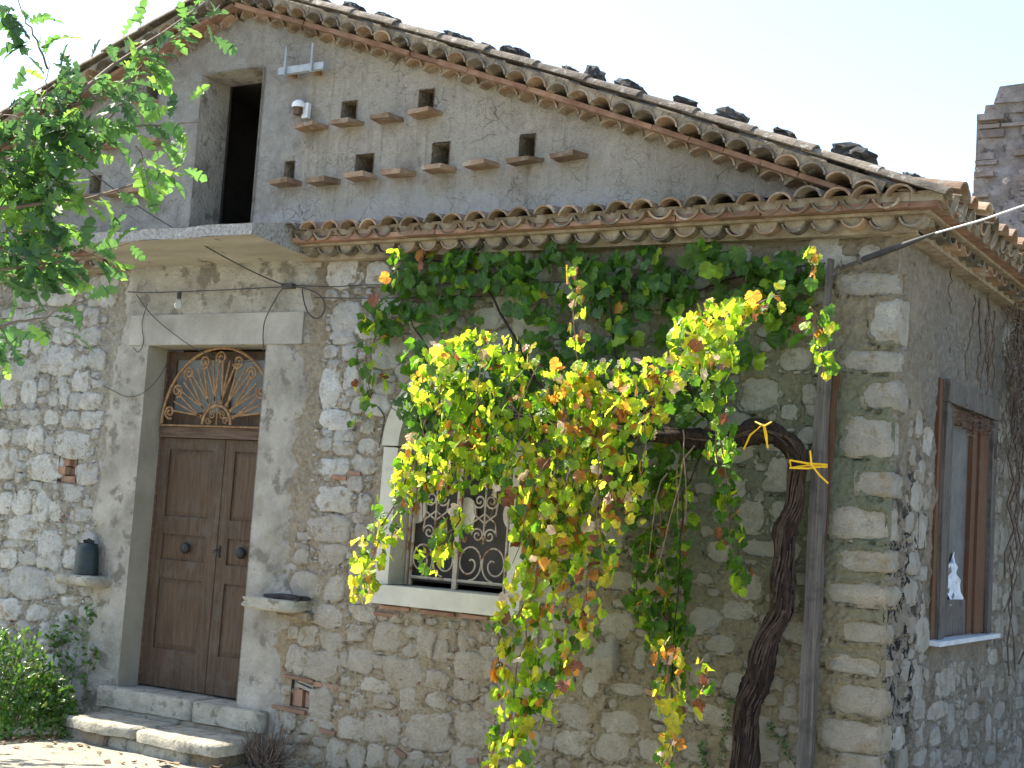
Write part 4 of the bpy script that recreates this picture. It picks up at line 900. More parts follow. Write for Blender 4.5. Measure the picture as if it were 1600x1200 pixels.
def sample_poly(pts):     # pts: (u, v, halfwidth, Y); returns function t -> values
    P = np.array(pts, float); seg = np.hypot(*(P[1:, :2]-P[:-1, :2]).T); cum = np.concatenate([[0], np.cumsum(seg)])
    return cum[-1], lambda s_: np.array([np.interp(s_, cum, P[:, k]) for k in range(4)])

# ------------------------------------------------------------------ grapevine
vine = empty('grapevine', (-.87, -.25, 0), label='old grapevine with a thick twisted trunk and yellowing leaves hanging over the arched window', cat='grapevine'); vine.location = (0, 0, 0)
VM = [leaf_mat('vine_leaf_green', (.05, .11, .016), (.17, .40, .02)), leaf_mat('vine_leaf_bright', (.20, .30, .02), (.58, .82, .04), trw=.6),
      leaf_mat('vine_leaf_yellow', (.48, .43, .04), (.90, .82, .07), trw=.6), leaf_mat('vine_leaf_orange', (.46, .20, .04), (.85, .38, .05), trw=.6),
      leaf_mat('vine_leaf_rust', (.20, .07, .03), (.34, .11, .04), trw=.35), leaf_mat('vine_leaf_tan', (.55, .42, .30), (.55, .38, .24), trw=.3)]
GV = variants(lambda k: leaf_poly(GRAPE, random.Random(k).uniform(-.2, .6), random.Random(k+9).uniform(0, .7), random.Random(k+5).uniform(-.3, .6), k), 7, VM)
PAL = {'dark': (.89, .08, .01, .005, .015, 0), 'green': (.62, .28, .04, .02, .04, 0), 'lit': (.20, .52, .17, .05, .03, .03), 'fall': (.12, .36, .26, .13, .09, .04)}  # dark and lit mixes put shade and sunshine into the leaf colours
VL = []
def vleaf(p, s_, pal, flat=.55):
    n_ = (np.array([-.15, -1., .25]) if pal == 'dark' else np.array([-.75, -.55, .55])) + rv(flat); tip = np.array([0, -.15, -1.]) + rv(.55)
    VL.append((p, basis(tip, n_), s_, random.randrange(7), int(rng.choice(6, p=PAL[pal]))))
def fwd(Y): return Y-.36 if Y < -.57 else (Y-.2 if Y < -.44 else Y)
def strand(pts, n_, pal, dY=.10, size=(.045, .10), cane=True):
    pts = [(p[0], p[1], p[2], fwd(p[3])) for p in pts]; L, f = sample_poly(pts)
    for _ in range(int(n_*1.35)):
        u, v, hw, Y = f(random.uniform(0, L)); r_ = abs(random.gauss(0, .5)); a = random.uniform(0, 6.28)
        VL_ = at(u+hw*random.uniform(-1, 1), v+random.uniform(-18, 18), Y+random.gauss(0, dY)); vleaf(VL_, random.uniform(*size), pal)
    if cane:
        b = MB(); m_ = 9; P = []
        for k in range(m_):
            u, v, hw, Y = f(L*k/(m_-1)); P.append(at(u+random.uniform(-6, 6), v, Y+random.uniform(-.02, .02)))
        b.tube(P, [.007-.004*k/(m_-1) for k in range(m_)], 5); b.build('cane', mt_cane, vine)
def blob(u, v, ru, rv_, Y, n_, pal, dY=.08, size=(.055, .12), flat=.55):
    for _ in range(n_):
        a = random.uniform(0, 6.28); r_ = math.sqrt(random.random()); vleaf(at(u+ru*r_*math.cos(a), v+rv_*r_*math.sin(a), Y+random.gauss(0, dY)), random.uniform(*size), pal, flat)
# shaded leaves close to the wall, under the eave
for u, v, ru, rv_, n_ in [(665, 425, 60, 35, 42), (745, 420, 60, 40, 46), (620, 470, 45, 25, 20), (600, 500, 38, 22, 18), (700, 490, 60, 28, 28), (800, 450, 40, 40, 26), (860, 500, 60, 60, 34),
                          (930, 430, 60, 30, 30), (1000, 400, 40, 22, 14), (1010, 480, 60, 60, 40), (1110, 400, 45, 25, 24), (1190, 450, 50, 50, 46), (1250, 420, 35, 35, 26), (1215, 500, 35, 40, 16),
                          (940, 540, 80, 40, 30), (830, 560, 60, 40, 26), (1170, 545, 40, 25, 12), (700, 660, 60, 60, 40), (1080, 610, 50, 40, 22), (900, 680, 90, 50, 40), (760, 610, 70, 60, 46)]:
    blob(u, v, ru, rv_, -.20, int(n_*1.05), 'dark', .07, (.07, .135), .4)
strand([(590, 500, 22, -.2), (575, 560, 26, -.2), (580, 610, 24, -.2), (560, 655, 14, -.2)], 42, 'green', .05)
# the sunlit mass hanging forward from the arm
MASS = [(690, 560, 45, 35, 34), (745, 545, 45, 28, 34), (800, 560, 40, 35, 32), (680, 610, 45, 40, 34), (740, 640, 60, 45, 50), (820, 640, 45, 40, 30), (700, 690, 60, 35, 40), (770, 700, 60, 40, 44),
        (650, 720, 30, 30, 20), (720, 745, 60, 25, 34), (880, 600, 45, 35, 34), (940, 600, 45, 40, 40), (1000, 590, 45, 35, 34), (930, 660, 70, 45, 70), (1010, 650, 45, 35, 30), (1050, 585, 35, 35, 20),
        (1075, 520, 40, 35, 32), (1125, 500, 45, 35, 40), (1165, 480, 30, 20, 16), (1110, 560, 45, 35, 34), (890, 730, 60, 50, 66), (960, 730, 55, 50, 50), (850, 790, 50, 45, 56),
        (910, 810, 50, 45, 50), (975, 800, 35, 35, 16), (870, 860, 55, 40, 50), (935, 860, 34, 30, 20), (815, 810, 26, 40, 16), (800, 750, 50, 35, 34)]
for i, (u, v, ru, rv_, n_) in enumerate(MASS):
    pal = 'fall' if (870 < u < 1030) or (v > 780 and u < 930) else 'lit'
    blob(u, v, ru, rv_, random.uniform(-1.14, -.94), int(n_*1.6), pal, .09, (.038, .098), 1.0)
for pts, n_, pal in [
    ([(650, 720, 26, -.72), (625, 770, 30, -.72), (595, 830, 28, -.72), (575, 880, 22, -.72), (565, 925, 18, -.72)], 95, 'lit'),
    ([(720, 800, 22, -.72), (700, 840, 26, -.74), (660, 880, 18, -.74)], 44, 'lit'),
    ([(690, 740, 50, -.70), (640, 770, 30, -.70)], 40, 'lit'),
    ([(840, 880, 50, -.72), (825, 950, 52, -.74), (820, 1010, 42, -.74), (805, 1070, 36, -.76), (800, 1130, 34, -.76), (795, 1195, 40, -.78)], 190, 'lit'),
    ([(930, 870, 36, -.72), (905, 960, 32, -.74), (890, 1020, 26, -.74), (870, 1070, 24, -.76), (845, 1120, 16, -.76)], 105, 'fall'),
    ([(1010, 720, 50, -.40), (1040, 800, 52, -.38), (1030, 880, 42, -.36), (1035, 950, 38, -.36), (1045, 1010, 30, -.40)], 210, 'green'),
    ([(1040, 1000, 26, -.50), (1042, 1080, 24, -.54), (1050, 1150, 16, -.56), (1035, 1198, 12, -.56)], 66, 'fall'), ([(1030, 950, 34, -.38), (1045, 1030, 26, -.40), (1060, 1080, 18, -.42)], 50, 'green'),
    ([(1000, 860, 16, -.38), (1000, 910, 14, -.38), (990, 960, 10, -.38)], 18, 'green'),
    ([(1095, 1030, 14, -.50), (1095, 1100, 14, -.50)], 12, 'fall'),
    ([(1118, 600, 28, -.62), (1122, 680, 26, -.60), (1128, 740, 24, -.42), (1140, 840, 22, -.38), (1165, 920, 12, -.38)], 100, 'green'),
    ([(892, 420, 8, -.62), (898, 480, 14, -.62), (905, 540, 16, -.62), (905, 590, 12, -.62)], 24, 'fall'),
    ([(1265, 400, 14, -.60), (1268, 430, 10, -.60)], 6, 'fall'),
    ([(1270, 480, 28, -.58), (1285, 530, 18, -.56), (1290, 590, 12, -.56)], 26, 'green'),
    ([(1180, 480, 16, -.64), (1225, 455, 14, -.64)], 12, 'fall'),
    ([(620, 400, 12, -.55), (615, 430, 10, -.50)], 8, 'lit'),
    ([(765, 980, 8, -.70), (785, 1010, 10, -.70), (780, 1050, 10, -.70)], 9, 'lit')]:
    strand(pts, n_, pal, .07)
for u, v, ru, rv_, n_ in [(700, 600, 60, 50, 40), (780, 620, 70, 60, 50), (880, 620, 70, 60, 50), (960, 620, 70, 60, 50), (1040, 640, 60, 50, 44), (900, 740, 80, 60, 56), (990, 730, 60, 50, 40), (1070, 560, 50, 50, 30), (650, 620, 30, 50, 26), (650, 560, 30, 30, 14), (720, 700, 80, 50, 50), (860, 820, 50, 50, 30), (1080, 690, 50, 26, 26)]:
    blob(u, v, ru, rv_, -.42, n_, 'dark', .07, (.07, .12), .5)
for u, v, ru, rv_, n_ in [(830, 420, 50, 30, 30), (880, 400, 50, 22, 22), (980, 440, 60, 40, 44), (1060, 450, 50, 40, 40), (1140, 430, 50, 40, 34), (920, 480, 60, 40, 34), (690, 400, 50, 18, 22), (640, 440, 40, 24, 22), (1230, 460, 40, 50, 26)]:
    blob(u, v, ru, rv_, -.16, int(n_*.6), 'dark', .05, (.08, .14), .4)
for u, v, ru, rv_, n_ in [(900, 640, 60, 50, 60), (870, 720, 70, 60, 90), (850, 800, 50, 55, 80), (850, 870, 50, 40, 50), (740, 690, 95, 45, 70), (700, 600, 60, 50, 50), (830, 930, 40, 50, 40), (1100, 520, 45, 50, 50), (640, 760, 30, 30, 20)]:
    blob(u, v, ru, rv_, -.92, n_, 'lit' if v < 700 else 'fall', .10, (.04, .09), .9)
for _ in range(34):      # leafless canes poking through the hanging mass
    u, v = random.uniform(660, 1120), random.uniform(540, 740); du = random.uniform(-70, 10); L_ = random.uniform(60, 190); Y0 = random.uniform(-1.1, -.75)
    b = MB(); b.tube([at(u+du*k/5+random.uniform(-4, 4), v+L_*k/5-18*math.sin(k), Y0-.12*math.sin(k*.6)) for k in range(6)], [.0055-.0006*k for k in range(6)], 5); b.build('cane', mt_cane, vine)
put_leaves(VL, GV, VM, vine)
# trunk: twisted rope of woody strands round one core
TP = [(1160, 1235, .105, -.26), (1164, 1170, .100, -.25), (1170, 1110, .098, -.25), (1182, 1060, .092, -.25), (1200, 1000, .085, -.24), (1218, 958, .090, -.24), (1227, 910, .094, -.24), (1221, 870, .076, -.24), (1230, 830, .078, -.24),
      (1238, 790, .066, -.25), (1248, 745, .066, -.26), (1246, 710, .080, -.27), (1224, 684, .088, -.30), (1190, 672, .088, -.33), (1155, 682, .082, -.36), (1110, 690, .078, -.42), (1050, 682, .066, -.50), (980, 675, .050, -.56), (900, 668, .042, -.60), (820, 655, .034, -.62), (740, 640, .024, -.64)]
P = np.array([at(u, v, Y) for u, v, r_, Y in TP]); RR = np.array([t[2] for t in TP])*.78
P[1:13, 0] += np.array([.012, -.02, .018, -.015, .02, -.02, .02, -.022, .02, -.015, .015, 0]); tt = np.linspace(0, len(P)-1, 150); Pf = np.stack([np.interp(tt, range(len(P)), P[:, k]) for k in range(3)], 1)
for _ in range(4): Pf[1:-1] = (Pf[:-2]+2*Pf[1:-1]+Pf[2:])/4
Rf = np.interp(tt, range(len(P)), RR)
V = []; F = []; n_ = 22; up = np.array([0, -1., 0])
for i in range(150):
    d = Pf[min(i+1, 149)]-Pf[max(i-1, 0)]; d /= np.linalg.norm(d); up = up-d*(up@d); up /= np.linalg.norm(up); w = np.cross(d, up)
    for k in range(n_):
        t = 2*math.pi*k/n_; q = 1+.10*math.sin(i*.33)+.19*math.sin(5*t+i*.10)+.07*math.sin(9*t-i*.07+2)+.10*math.sin(2*t+i*.16)+.05*math.sin(i*.9+t*3)+.10*random.uniform(-1, 1)+.10*math.sin(i*.7+t*2)*math.sin(i*.23)
        V.append(tuple(Pf[i]+Rf[i]*q*(math.cos(t)*up+math.sin(t)*w)))
for i in range(149):
    for k in range(n_): a = i*n_+k; b_ = i*n_+(k+1) % n_; F.append((a, b_, b_+n_, a+n_))
b = MB(); b.add(V, F); b.build('trunk', mt_bark, vine, smooth=True)
b = MB()      # loose bark fibres
for _ in range(420):
    i = random.randrange(2, 110); L_ = random.randrange(5, 14); a = random.uniform(0, 6.28); P_ = []
    for k in range(L_):
        j_ = min(i+k, 148); r_ = Rf[j_]*(1.02+.14*math.sin(k/L_*3.1)*random.uniform(.3, 1)); t = a+k*.05
        P_.append(Pf[j_]+r_*(math.cos(t)*np.array([0, -1., 0])+math.sin(t)*np.array([1., 0, 0])))
    b.tube(P_, .005, 3, False)
b.build('bark_fibres', mt_fibre, vine, kind='stuff')
for pts, r_ in [([(1150, 682, -.36), (1090, 640, -.4), (1060, 560, -.42), (1100, 490, -.5), (1180, 470, -.55)], .018), ([(1050, 682, -.5), (980, 620, -.4), (960, 540, -.3), (950, 450, -.22), (920, 400, -.15)], .014),
                ([(900, 668, -.58), (840, 600, -.4), (790, 500, -.25), (740, 420, -.18), (640, 400, -.15)], .013), ([(820, 655, -.6), (750, 600, -.5), (690, 580, -.4), (640, 500, -.25)], .011),
                ([(1040, 470, -.12), (1160, 430, -.12), (1260, 400, -.12)], .010), ([(1110, 690, -.42), (1070, 760, -.5), (1060, 900, -.48), (1050, 1080, -.5), (1052, 1190, -.55)], .007),
                ([(1000, 680, -.55), (1010, 640, -.6), (1050, 600, -.66), (1000, 560, -.68)], .010), ([(830, 655, -.62), (760, 690, -.68), (700, 720, -.72)], .009),
                ([(1000, 620, -.66), (1040, 590, -.7), (1150, 560, -.66)], .006)]:
    b = MB(); Q = np.array([at(*p) for p in pts]); tq = np.linspace(0, len(Q)-1, 16); Q = np.stack([np.interp(tq, range(len(Q)), Q[:, k]) for k in range(3)], 1)+rng.normal(0, .008, (16, 3))
    b.tube(Q, [r_*(1-.5*k/15) for k in range(16)], 6); b.build('branch', mt_bark, vine, smooth=True)

# ------------------------------------------------------------------ post and yellow ties
pb, pt = at(1257, 1215, -.13), at(1297, 405, -.13)
post = empty('wooden_post', (float(pb[0]), -.13, 0), label='tall weathered grey wooden post standing against the wall beside the vine trunk', cat='post'); post.location = (0, 0, 0)
d = pt-pb; pb = pb - d*(pb[2]+.05)/d[2]; b = MB(); n_ = 26; V = []
for i in range(n_):
    t = i/(n_-1); c = pb+(pt-pb)*t; w = .050*(1-.45*max(0, t-.62)/.38) ; w = w*(.55 if t > .80 else 1); dd = .028
    jx = .006*math.sin(i*1.3); c = c + np.array([jx, 0, 0])
    for x, y in ((-w, -dd), (w*.92, -dd*.9), (w, dd), (-w*.9, dd)): V.append((c[0]+x+random.uniform(-.004, .004), c[1]+y, c[2]))
F = [(i*4+k, i*4+(k+1) % 4, (i+1)*4+(k+1) % 4, (i+1)*4+k) for i in range(n_-1) for k in range(4)]+[(0, 1, 2, 3), ((n_-1)*4, (n_-1)*4+1, (n_-1)*4+2, (n_-1)*4+3)]
b.add(V, F); b.build('pole', mt_greywood, post)
b = MB(); q0, q1 = at(1274, 960, -.06), at(1305, 585, -.06)
for s_ in np.linspace(0, 1, 9)[:-1]:
    a0, a1 = q0+(q1-q0)*s_, q0+(q1-q0)*(s_+.125)
    P_ = [(a0[0]-.02, -.075, a0[2]), (a0[0]+.028+.006*math.sin(s_*20), -.075, a0[2]), (a1[0]+.028+.006*math.sin(s_*20+2.5), -.075, a1[2]), (a1[0]-.02, -.075, a1[2])]
    b.add(P_+[(p[0], -.045, p[2]) for p in P_], [(0, 1, 2, 3), (4, 7, 6, 5), (1, 5, 6, 2), (0, 3, 7, 4)])
b.build('split_plank', mt_brownwood, post)
def tie(lab, loops, tails):
    t_ = empty('yellow_tie', (0, 0, 0), label=lab, cat='tie', group='yellow ties on the vine')
    for nm, Ls in (('loop', loops), ('tail', tails)):
        for pts in Ls: b = MB(); b.tube([at(*p) for p in pts], .0065, 5); b.build(nm, mt_yellow, t_)
tie('yellow plastic tie lashing the vine trunk to the grey post', [[(1234, 719, -.37), (1262, 724, -.38), (1292, 726, -.22), (1292, 730, -.20), (1262, 727, -.37), (1236, 731, -.36), (1234, 719, -.37)], [(1234, 731, -.37), (1262, 732, -.39), (1290, 728, -.22)]], [[(1266, 704, -.40), (1268, 726, -.40), (1280, 742, -.34), (1294, 755, -.30)]])
tie('yellow plastic tie knotted over the bend of the vine trunk', [[(1162, 702, -.42), (1172, 680, -.46), (1192, 663, -.46), (1200, 700, -.44)], [(1194, 663, -.46), (1198, 680, -.45), (1199, 700, -.43)]], [[(1180, 659, -.44), (1194, 666, -.47), (1206, 659, -.44)]])
b = MB(); b.tube([at(1164, 705, -.42), at(1172, 683, -.46), at(1188, 668, -.46)], .006, 5); me_ = b.mesh('yellow_tie')
yb = MB(); yb.tube([at(886, 414, -.62), at(887, 444, -.62)], .008, 5); yb.build('yellow_tie', mt_yellow, None, label='short yellow tie hanging high among the shaded vine leaves', cat='tie', group='yellow ties on the vine')

# ------------------------------------------------------------------ oak branches
oak = empty('oak_tree', (-3.6, -8.2, 0), label='oak tree whose leafy branches reach into the upper left of the view', cat='oak tree'); oak.location = (0, 0, 0)
OM = [leaf_mat('oak_leaf_dark', (.05, .105, .045), (.10, .22, .06)), leaf_mat('oak_leaf_mid', (.07, .15, .05), (.17, .36, .07)), leaf_mat('oak_leaf_bright', (.12, .22, .05), (.32, .58, .08))]
OV = variants(oak_leaf, 6, OM)
OL = []; b = MB()
trunkP = [(-3.7, -8.3, -.1), (-3.62, -8.25, 1.2), (-3.5, -8.1, 2.2), (-3.35, -8.0, 3.2), (-3.3, -7.9, 4.4)]
b.tube(trunkP, [.2, .16, .14, .11, .07], 12); b.build('trunk', mt_bark, oak, smooth=True)
def twig(pts, r_, n_, pal, spread=26, sub=True, lsz=(.055, .10)):
    Q = np.array([far(u, v, D) for u, v, D in pts]); L_ = len(Q); tq = np.linspace(0, L_-1, 14)
    Q = np.stack([np.interp(tq, range(L_), Q[:, k]) for k in range(3)], 1)+rng.normal(0, .004, (14, 3))
    b = MB(); b.tube(Q, [r_*(1-.7*k/13) for k in range(14)], 5); b.build('branch', mt_twig, oak, smooth=True)
    for _ in range(int(n_*.64)):
        t = random.uniform(.05, 1)*13; i = int(min(t, 12)); p = Q[i]+(Q[min(i+1, 13)]-Q[i])*(t-i); dirn = Q[min(i+1, 13)]-Q[i]; dirn = dirn/np.linalg.norm(dirn)
        o_ = rv(1); o_ -= dirn*(o_@dirn); o_ /= np.linalg.norm(o_); rad = abs(random.gauss(0, spread/2250*4.3)); tip = dirn*.7+o_*.9+np.array([0, 0, -.25]); nn = np.array([-.2, -.6, .8])+rv(.8)
        OL.append((p+o_*rad*.8, basis(tip, nn), random.uniform(*lsz), random.randrange(6), int(rng.choice(3, p=pal))))
dk, md, br = (.55, .35, .1), (.25, .5, .25), (.1, .35, .55)
twig([(-60, 260, 4.2), (40, 210, 4.2), (110, 165, 4.2), (170, 105, 4.3), (240, 60, 4.4), (320, 5, 4.5)], .010, 70, dk, 24)
twig([(110, 165, 4.2), (200, 130, 4.3), (230, 90, 4.4), (290, 40, 4.4), (345, 10, 4.5)], .006, 44, md, 20)
twig([(-60, 330, 4.1), (50, 316, 4.1), (130, 312, 4.2), (200, 292, 4.2), (255, 272, 4.3), (290, 255, 4.3)], .006, 50, br, 17)
twig([(-30, 290, 4.2), (110, 250, 4.2), (160, 230, 4.2), (165, 200, 4.2), (250, 198, 4.2), (312, 190, 4.2)], .0055, 40, md, 15)
twig([(75, 112, 4.2), (55, 60, 4.2), (35, 20, 4.2), (10, -30, 4.2)], .0035, 26, dk, 12)
twig([(0, 15, 4.2), (20, 25, 4.2), (36, 46, 4.2)], .003, 9, dk, 10)
twig([(60, 200, 4.2), (72, 140, 4.2), (78, 90, 4.2)], .003, 16, dk, 12)
twig([(-40, 525, 4.0), (20, 507, 4.0), (80, 488, 4.0), (145, 468, 4.0)], .0045, 22, md, 13)
twig([(-40, 500, 4.0), (5, 512, 4.0), (10, 545, 4.0), (2, 590, 4.0)], .003, 16, dk, 10)
twig([(-40, 425, 4.1), (60, 416, 4.1), (130, 402, 4.1), (200, 378, 4.1)], .004, 40, md, 16)
twig([(-40, 380, 4.1), (40, 400, 4.1), (110, 415, 4.1)], .003, 26, dk, 22)
twig([(120, 255, 4.2), (180, 170, 4.3), (215, 140, 4.3), (250, 125, 4.3)], .004, 30, dk, 22)
twig([(215, 225, 4.2), (225, 265, 4.2), (240, 300, 4.2)], .002, 10, br, 8)
for u0, v0, n_, pal in [(-10, 250, 60, dk), (10, 180, 40, dk), (60, 230, 50, md), (20, 320, 50, br), (50, 290, 46, br), (110, 190, 36, dk), (30, 400, 50, dk), (10, 440, 26, md), (80, 350, 30, br), (150, 150, 30, dk), (10, 360, 50, dk), (100, 130, 16, dk), (60, 270, 36, dk)]:
    a = random.uniform(-.4, .6); twig([(u0-50, v0+20, 4.3), (u0, v0, 4.2), (u0+55*math.cos(a), v0-55*math.sin(a), 4.1)], .003, n_, pal, 26)
for i in range(5):      # limbs from the trunk into the view
    v0 = (250, 330, 520, 420, 190)[i]; q = far(-60, v0, 4.2); s_ = np.array(trunkP[3]) if v0 < 400 else np.array(trunkP[2])
    b = MB(); b.tube([s_, s_*.6+q*.4+np.array([0, 0, .12]), q], [.03, .018, .009], 7); b.build('branch', mt_bark, oak, smooth=True)
for _ in range(900):    # crown left of the view, it throws the shade on the ground
    p = np.array([-9.6, -2.3, 3.5])+rng.normal(0, 1, 3)*np.array([.8, .6, .5])
    if p[1] > -1.25: p[1] = -1.25-random.random()*.4
    OL.append((p, basis(rv(1), np.array([0, 0, 1.])+rv(.6)), random.uniform(.12, .2), random.randrange(6), random.randrange(3)))
b = MB(); b.tube([trunkP[2], (-6.2, -6.2, 3.4), (-8.6, -3.4, 3.5), (-9.7, -2.3, 3.6)], [.08, .06, .04, .02], 8); b.build('branch', mt_bark, oak, smooth=True)
put_leaves(OL, OV, OM, oak)

# ------------------------------------------------------------------ shrub at the wall foot
shrub = empty('glossy_shrub', (-7.55, -.35, 0), label='low bushy shrub with glossy green leaves at the wall foot left of the steps', cat='shrub'); shrub.location = (0, 0, 0)
BM = [leaf_mat('shrub_leaf_dark', (.045, .11, .02), (.10, .24, .02), trw=.3, rough=.28), leaf_mat('shrub_leaf', (.08, .17, .03), (.18, .38, .04), trw=.3, rough=.26), leaf_mat('shrub_leaf_light', (.16, .20, .06), (.25, .35, .05), trw=.3, rough=.3)]
BV = variants(oval_leaf, 3, BM); BL = []
for _ in range(3600):
    a = random.uniform(0, 6.28); e = math.acos(random.uniform(-.25, 1)); r_ = random.uniform(.72, 1.03)+.12*math.sin(3*a)+.08*math.sin(5*e)
    o_ = np.array([math.sin(e)*math.cos(a), math.sin(e)*math.sin(a), math.cos(e)])
    c_ = np.array([-7.55, -.70, .26]) if random.random() < .66 else np.array([-7.08, -.60, .14])
    s3 = np.array([.66, .46, .58]) if c_[0] < -7.5 else np.array([.34, .26, .34]); p = c_+o_*s3*r_
    if p[1] > -.03: p[1] = -.03-random.random()*.1
    if p[2] < .0: continue
    BL.append((p, basis(o_+rv(.7)+np.array([0, 0, .3]), o_+rv(.6)+np.array([0, 0, .5])), random.uniform(.04, .075), random.randrange(3), int(rng.choice(3, p=(.35, .45, .20)))))
put_leaves(BL, BV, BM, shrub)
b = MB()
for _ in range(40):
    a = random.uniform(0, 6.28); e = random.uniform(0, 1.1); o_ = np.array([math.sin(e)*math.cos(a), min(.3, math.sin(e)*math.sin(a)*.6), math.cos(e)]); p0 = np.array([-7.5, -.62, -.05]); b.tube([p0+rv(.05)*np.array([1, .5, 0]), p0+o_*.35+rv(.03), p0+o_*.72], [.008, .006, .003], 4)
b.build('stem', mt_twig, shrub)
cl = empty('wall_climber', (-7.2, -.1, 0), label='thin dark leafy climber growing up the wall under the left stone shelf', cat='climbing plant'); cl.location = (0, 0, 0); CL = []
for pts in ([(110, 1080), (120, 1010), (135, 965), (148, 948)], [(90, 1050), (100, 990), (118, 960)], [(130, 1100), (140, 1040), (150, 1010)], [(110, 1050), (85, 1000), (84, 985)]):
    Q = [at(u, v, -.06) for u, v in pts]; b = MB(); b.tube(Q, .004, 4); b.build('stem', mt_twig, cl)
    for _ in range(34):
        i = random.randrange(len(Q)-1); t = random.random(); p = Q[i]*(1-t)+Q[i+1]*t+rv(.035); p[1] = min(p[1], -.04); CL.append((p, basis(rv(1), np.array([0, -1., .3])+rv(.5)), random.uniform(.05, .08), random.randrange(3), int(rng.choice(3, p=(.7, .25, .05)))))
put_leaves(CL, BV, BM, cl)
# little ivy stems at the foot of the trunk
for lab, pts in (('thin ivy stem climbing the wall just left of the vine trunk', [(1125, 1205), (1130, 1150), (1135, 1120), (1142, 1100), (1140, 1080)]), ('faint ivy sprig on the wall further left of the vine trunk', [(1108, 1205), (1100, 1180), (1095, 1160)]),
                 ('ivy sprig on the wall between vine trunk and wooden post', [(1243, 1200), (1228, 1165), (1210, 1145), (1203, 1130)])):
    iv = empty('ivy_sprig', (0, 0, 0), label=lab, cat='ivy', group='ivy sprigs by the vine trunk'); Q = [at(u, v, -.035) for u, v in pts]; b = MB(); b.tube(Q, .003, 4); b.build('stem', mt_twig, iv); IL = []
    for _ in range(46):
        i = random.randrange(len(Q)-1); t = random.random(); p = Q[i]*(1-t)+Q[i+1]*t+rv(.014); p[1] = -.045; IL.append((p, basis(rv(1), np.array([0, -1., .1])+rv(.3)), random.uniform(.018, .035), random.randrange(3), int(rng.choice(3, p=(.8, .2, 0)))))
    put_leaves(IL, BV, BM, iv)
# dry twigs right of the steps
tw = MB(); c0 = at(415, 1195, -.30); c0[2] = .05
for _ in range(190):
    a = random.uniform(0, 6.28); e = random.uniform(.1, 1.25); L_ = random.uniform(.14, .40); o_ = np.array([math.sin(e)*math.cos(a)*.75, min(.25, math.sin(e)*math.sin(a)*.5), math.cos(e)]); p0 = c0+rng.normal(0, .05, 3)*np.array([1.4, .8, 0])
    tw.tube([p0, p0+o_*L_*.5+rv(.015), p0+o_*L_+rv(.03)], [.005, .004, .0025], 4)
tw.build('dry_twig_bundle', mt_dry, None, label='bundle of dry grey twigs at the wall foot right of the steps', cat='dry twigs')
# dead creeper on the side wall
dc = empty('dead_creeper', (0, 3.4, 0), label='dead leafless creeper hanging in dark strands down the side wall beside the window', cat='creeper'); dc.location = (0, 0, 0)
for k in range(46):
    y0_ = random.uniform(2.75, 4.8) if k < 38 else random.uniform(.9, 2.6); z1_ = random.uniform(3.9, 4.25); L_ = random.uniform(.5, 3.0) if y0_ > 2.95 else random.uniform(.3, .75)
    P_ = []; y = y0_
    for i in range(12): y += random.uniform(-.06, .06); P_.append((.05+random.uniform(0, .10)*(1 if k < 38 else .3), y, z1_-L_*i/11))
    b = MB(); b.tube(P_, random.uniform(.004, .011), 4); b.build('stem', mt_dry, dc)
b = MB()
for _ in range(420):
    y0_ = random.uniform(2.5, 4.9); z0_ = random.uniform(3.0, 4.2)+.1*(y0_-3); P_ = [(.06+random.uniform(0, .15), y0_, z0_)]
    for i in range(4): P_.append((P_[-1][0]+random.uniform(-.03, .03), P_[-1][1]+random.uniform(-.12, .12), P_[-1][2]+random.uniform(-.14, .08)))
    b.tube(P_, .0035, 3, False)
b.build('tangle', mt_dry, dc, kind='stuff')
b = MB()
for _ in range(40):
    y0_ = random.uniform(1.3, 2.5); P_ = [(.04, y0_, 3.18-random.random()*.12)]
    for i in range(4): P_.append((.045+random.random()*.04, P_[-1][1]+random.uniform(-.14, .14), P_[-1][2]+random.uniform(-.05, .03)))
    b.tube(P_, .003, 3, False)
b.build('tangle', mt_dry, dc, kind='stuff')
ct = MB(); V = []; n_ = 7
for i in range(n_):
    for k in range(n_): V.append((-.030+.016*math.sin(i*2.1+k)+random.uniform(-.008, .008), 1.56+.42*k/(n_-1)*(1-.25*i/n_)+.05*math.sin(i), 1.72+.40*i/(n_-1)*(1-.3*abs(k-3)/3)))
ct.add(V, [(i*n_+k, i*n_+k+1, (i+1)*n_+k+1, (i+1)*n_+k) for i in range(n_-1) for k in range(n_-1)])
ct.build('crumpled_cloth', mt_cloth, None, smooth=True, label='crumpled white and blue cloth stuck against the side window pane', cat='cloth')

# ------------------------------------------------------------------ roof rocks
def rock(p, w, h, lab):
    V, F = quoin_mesh(w, w*.9, h, int(w*9999+h*777)); r_ = random.Random(int(w*9999)); V = [(v[0]*(1+r_.uniform(-.2, .2)), v[1]*(1+r_.uniform(-.2, .2)), v[2]*(1+r_.uniform(-.25, .2))*(1-.25*abs(v[0])/w)) for v in V]
    b = MB(); b.add(V, F); o = b.build('roof_rock', mt_rock, None, loc=tuple(p), rot=(0, .35, random.uniform(-.5, .5)), label=lab, cat='rock', group='rocks weighing down the roof edge'); return o
labs = ['small dark rock nearest the gable peak on the roof edge', 'flat dark rock second from the gable peak on the roof', 'low dark rock third from the gable peak on the roof', 'long dark rock on the roof edge above the upper row of pigeon holes', 'tiny dark rock beside the long one on the upper roof edge',
        'rounded dark rock at the middle of the roof slope', 'small flat rock below the middle of the roof slope', 'pointed upright dark rock on the roof edge', 'wide low dark rock just below the pointed one', 'thin rock fragment between two larger roof rocks', 'lumpy dark rock halfway down the lower roof slope', 'small grey rock before the largest roof rock', 'largest dark rock on the roof edge near the corner', 'last dark rock at the lower end of the roof edge']
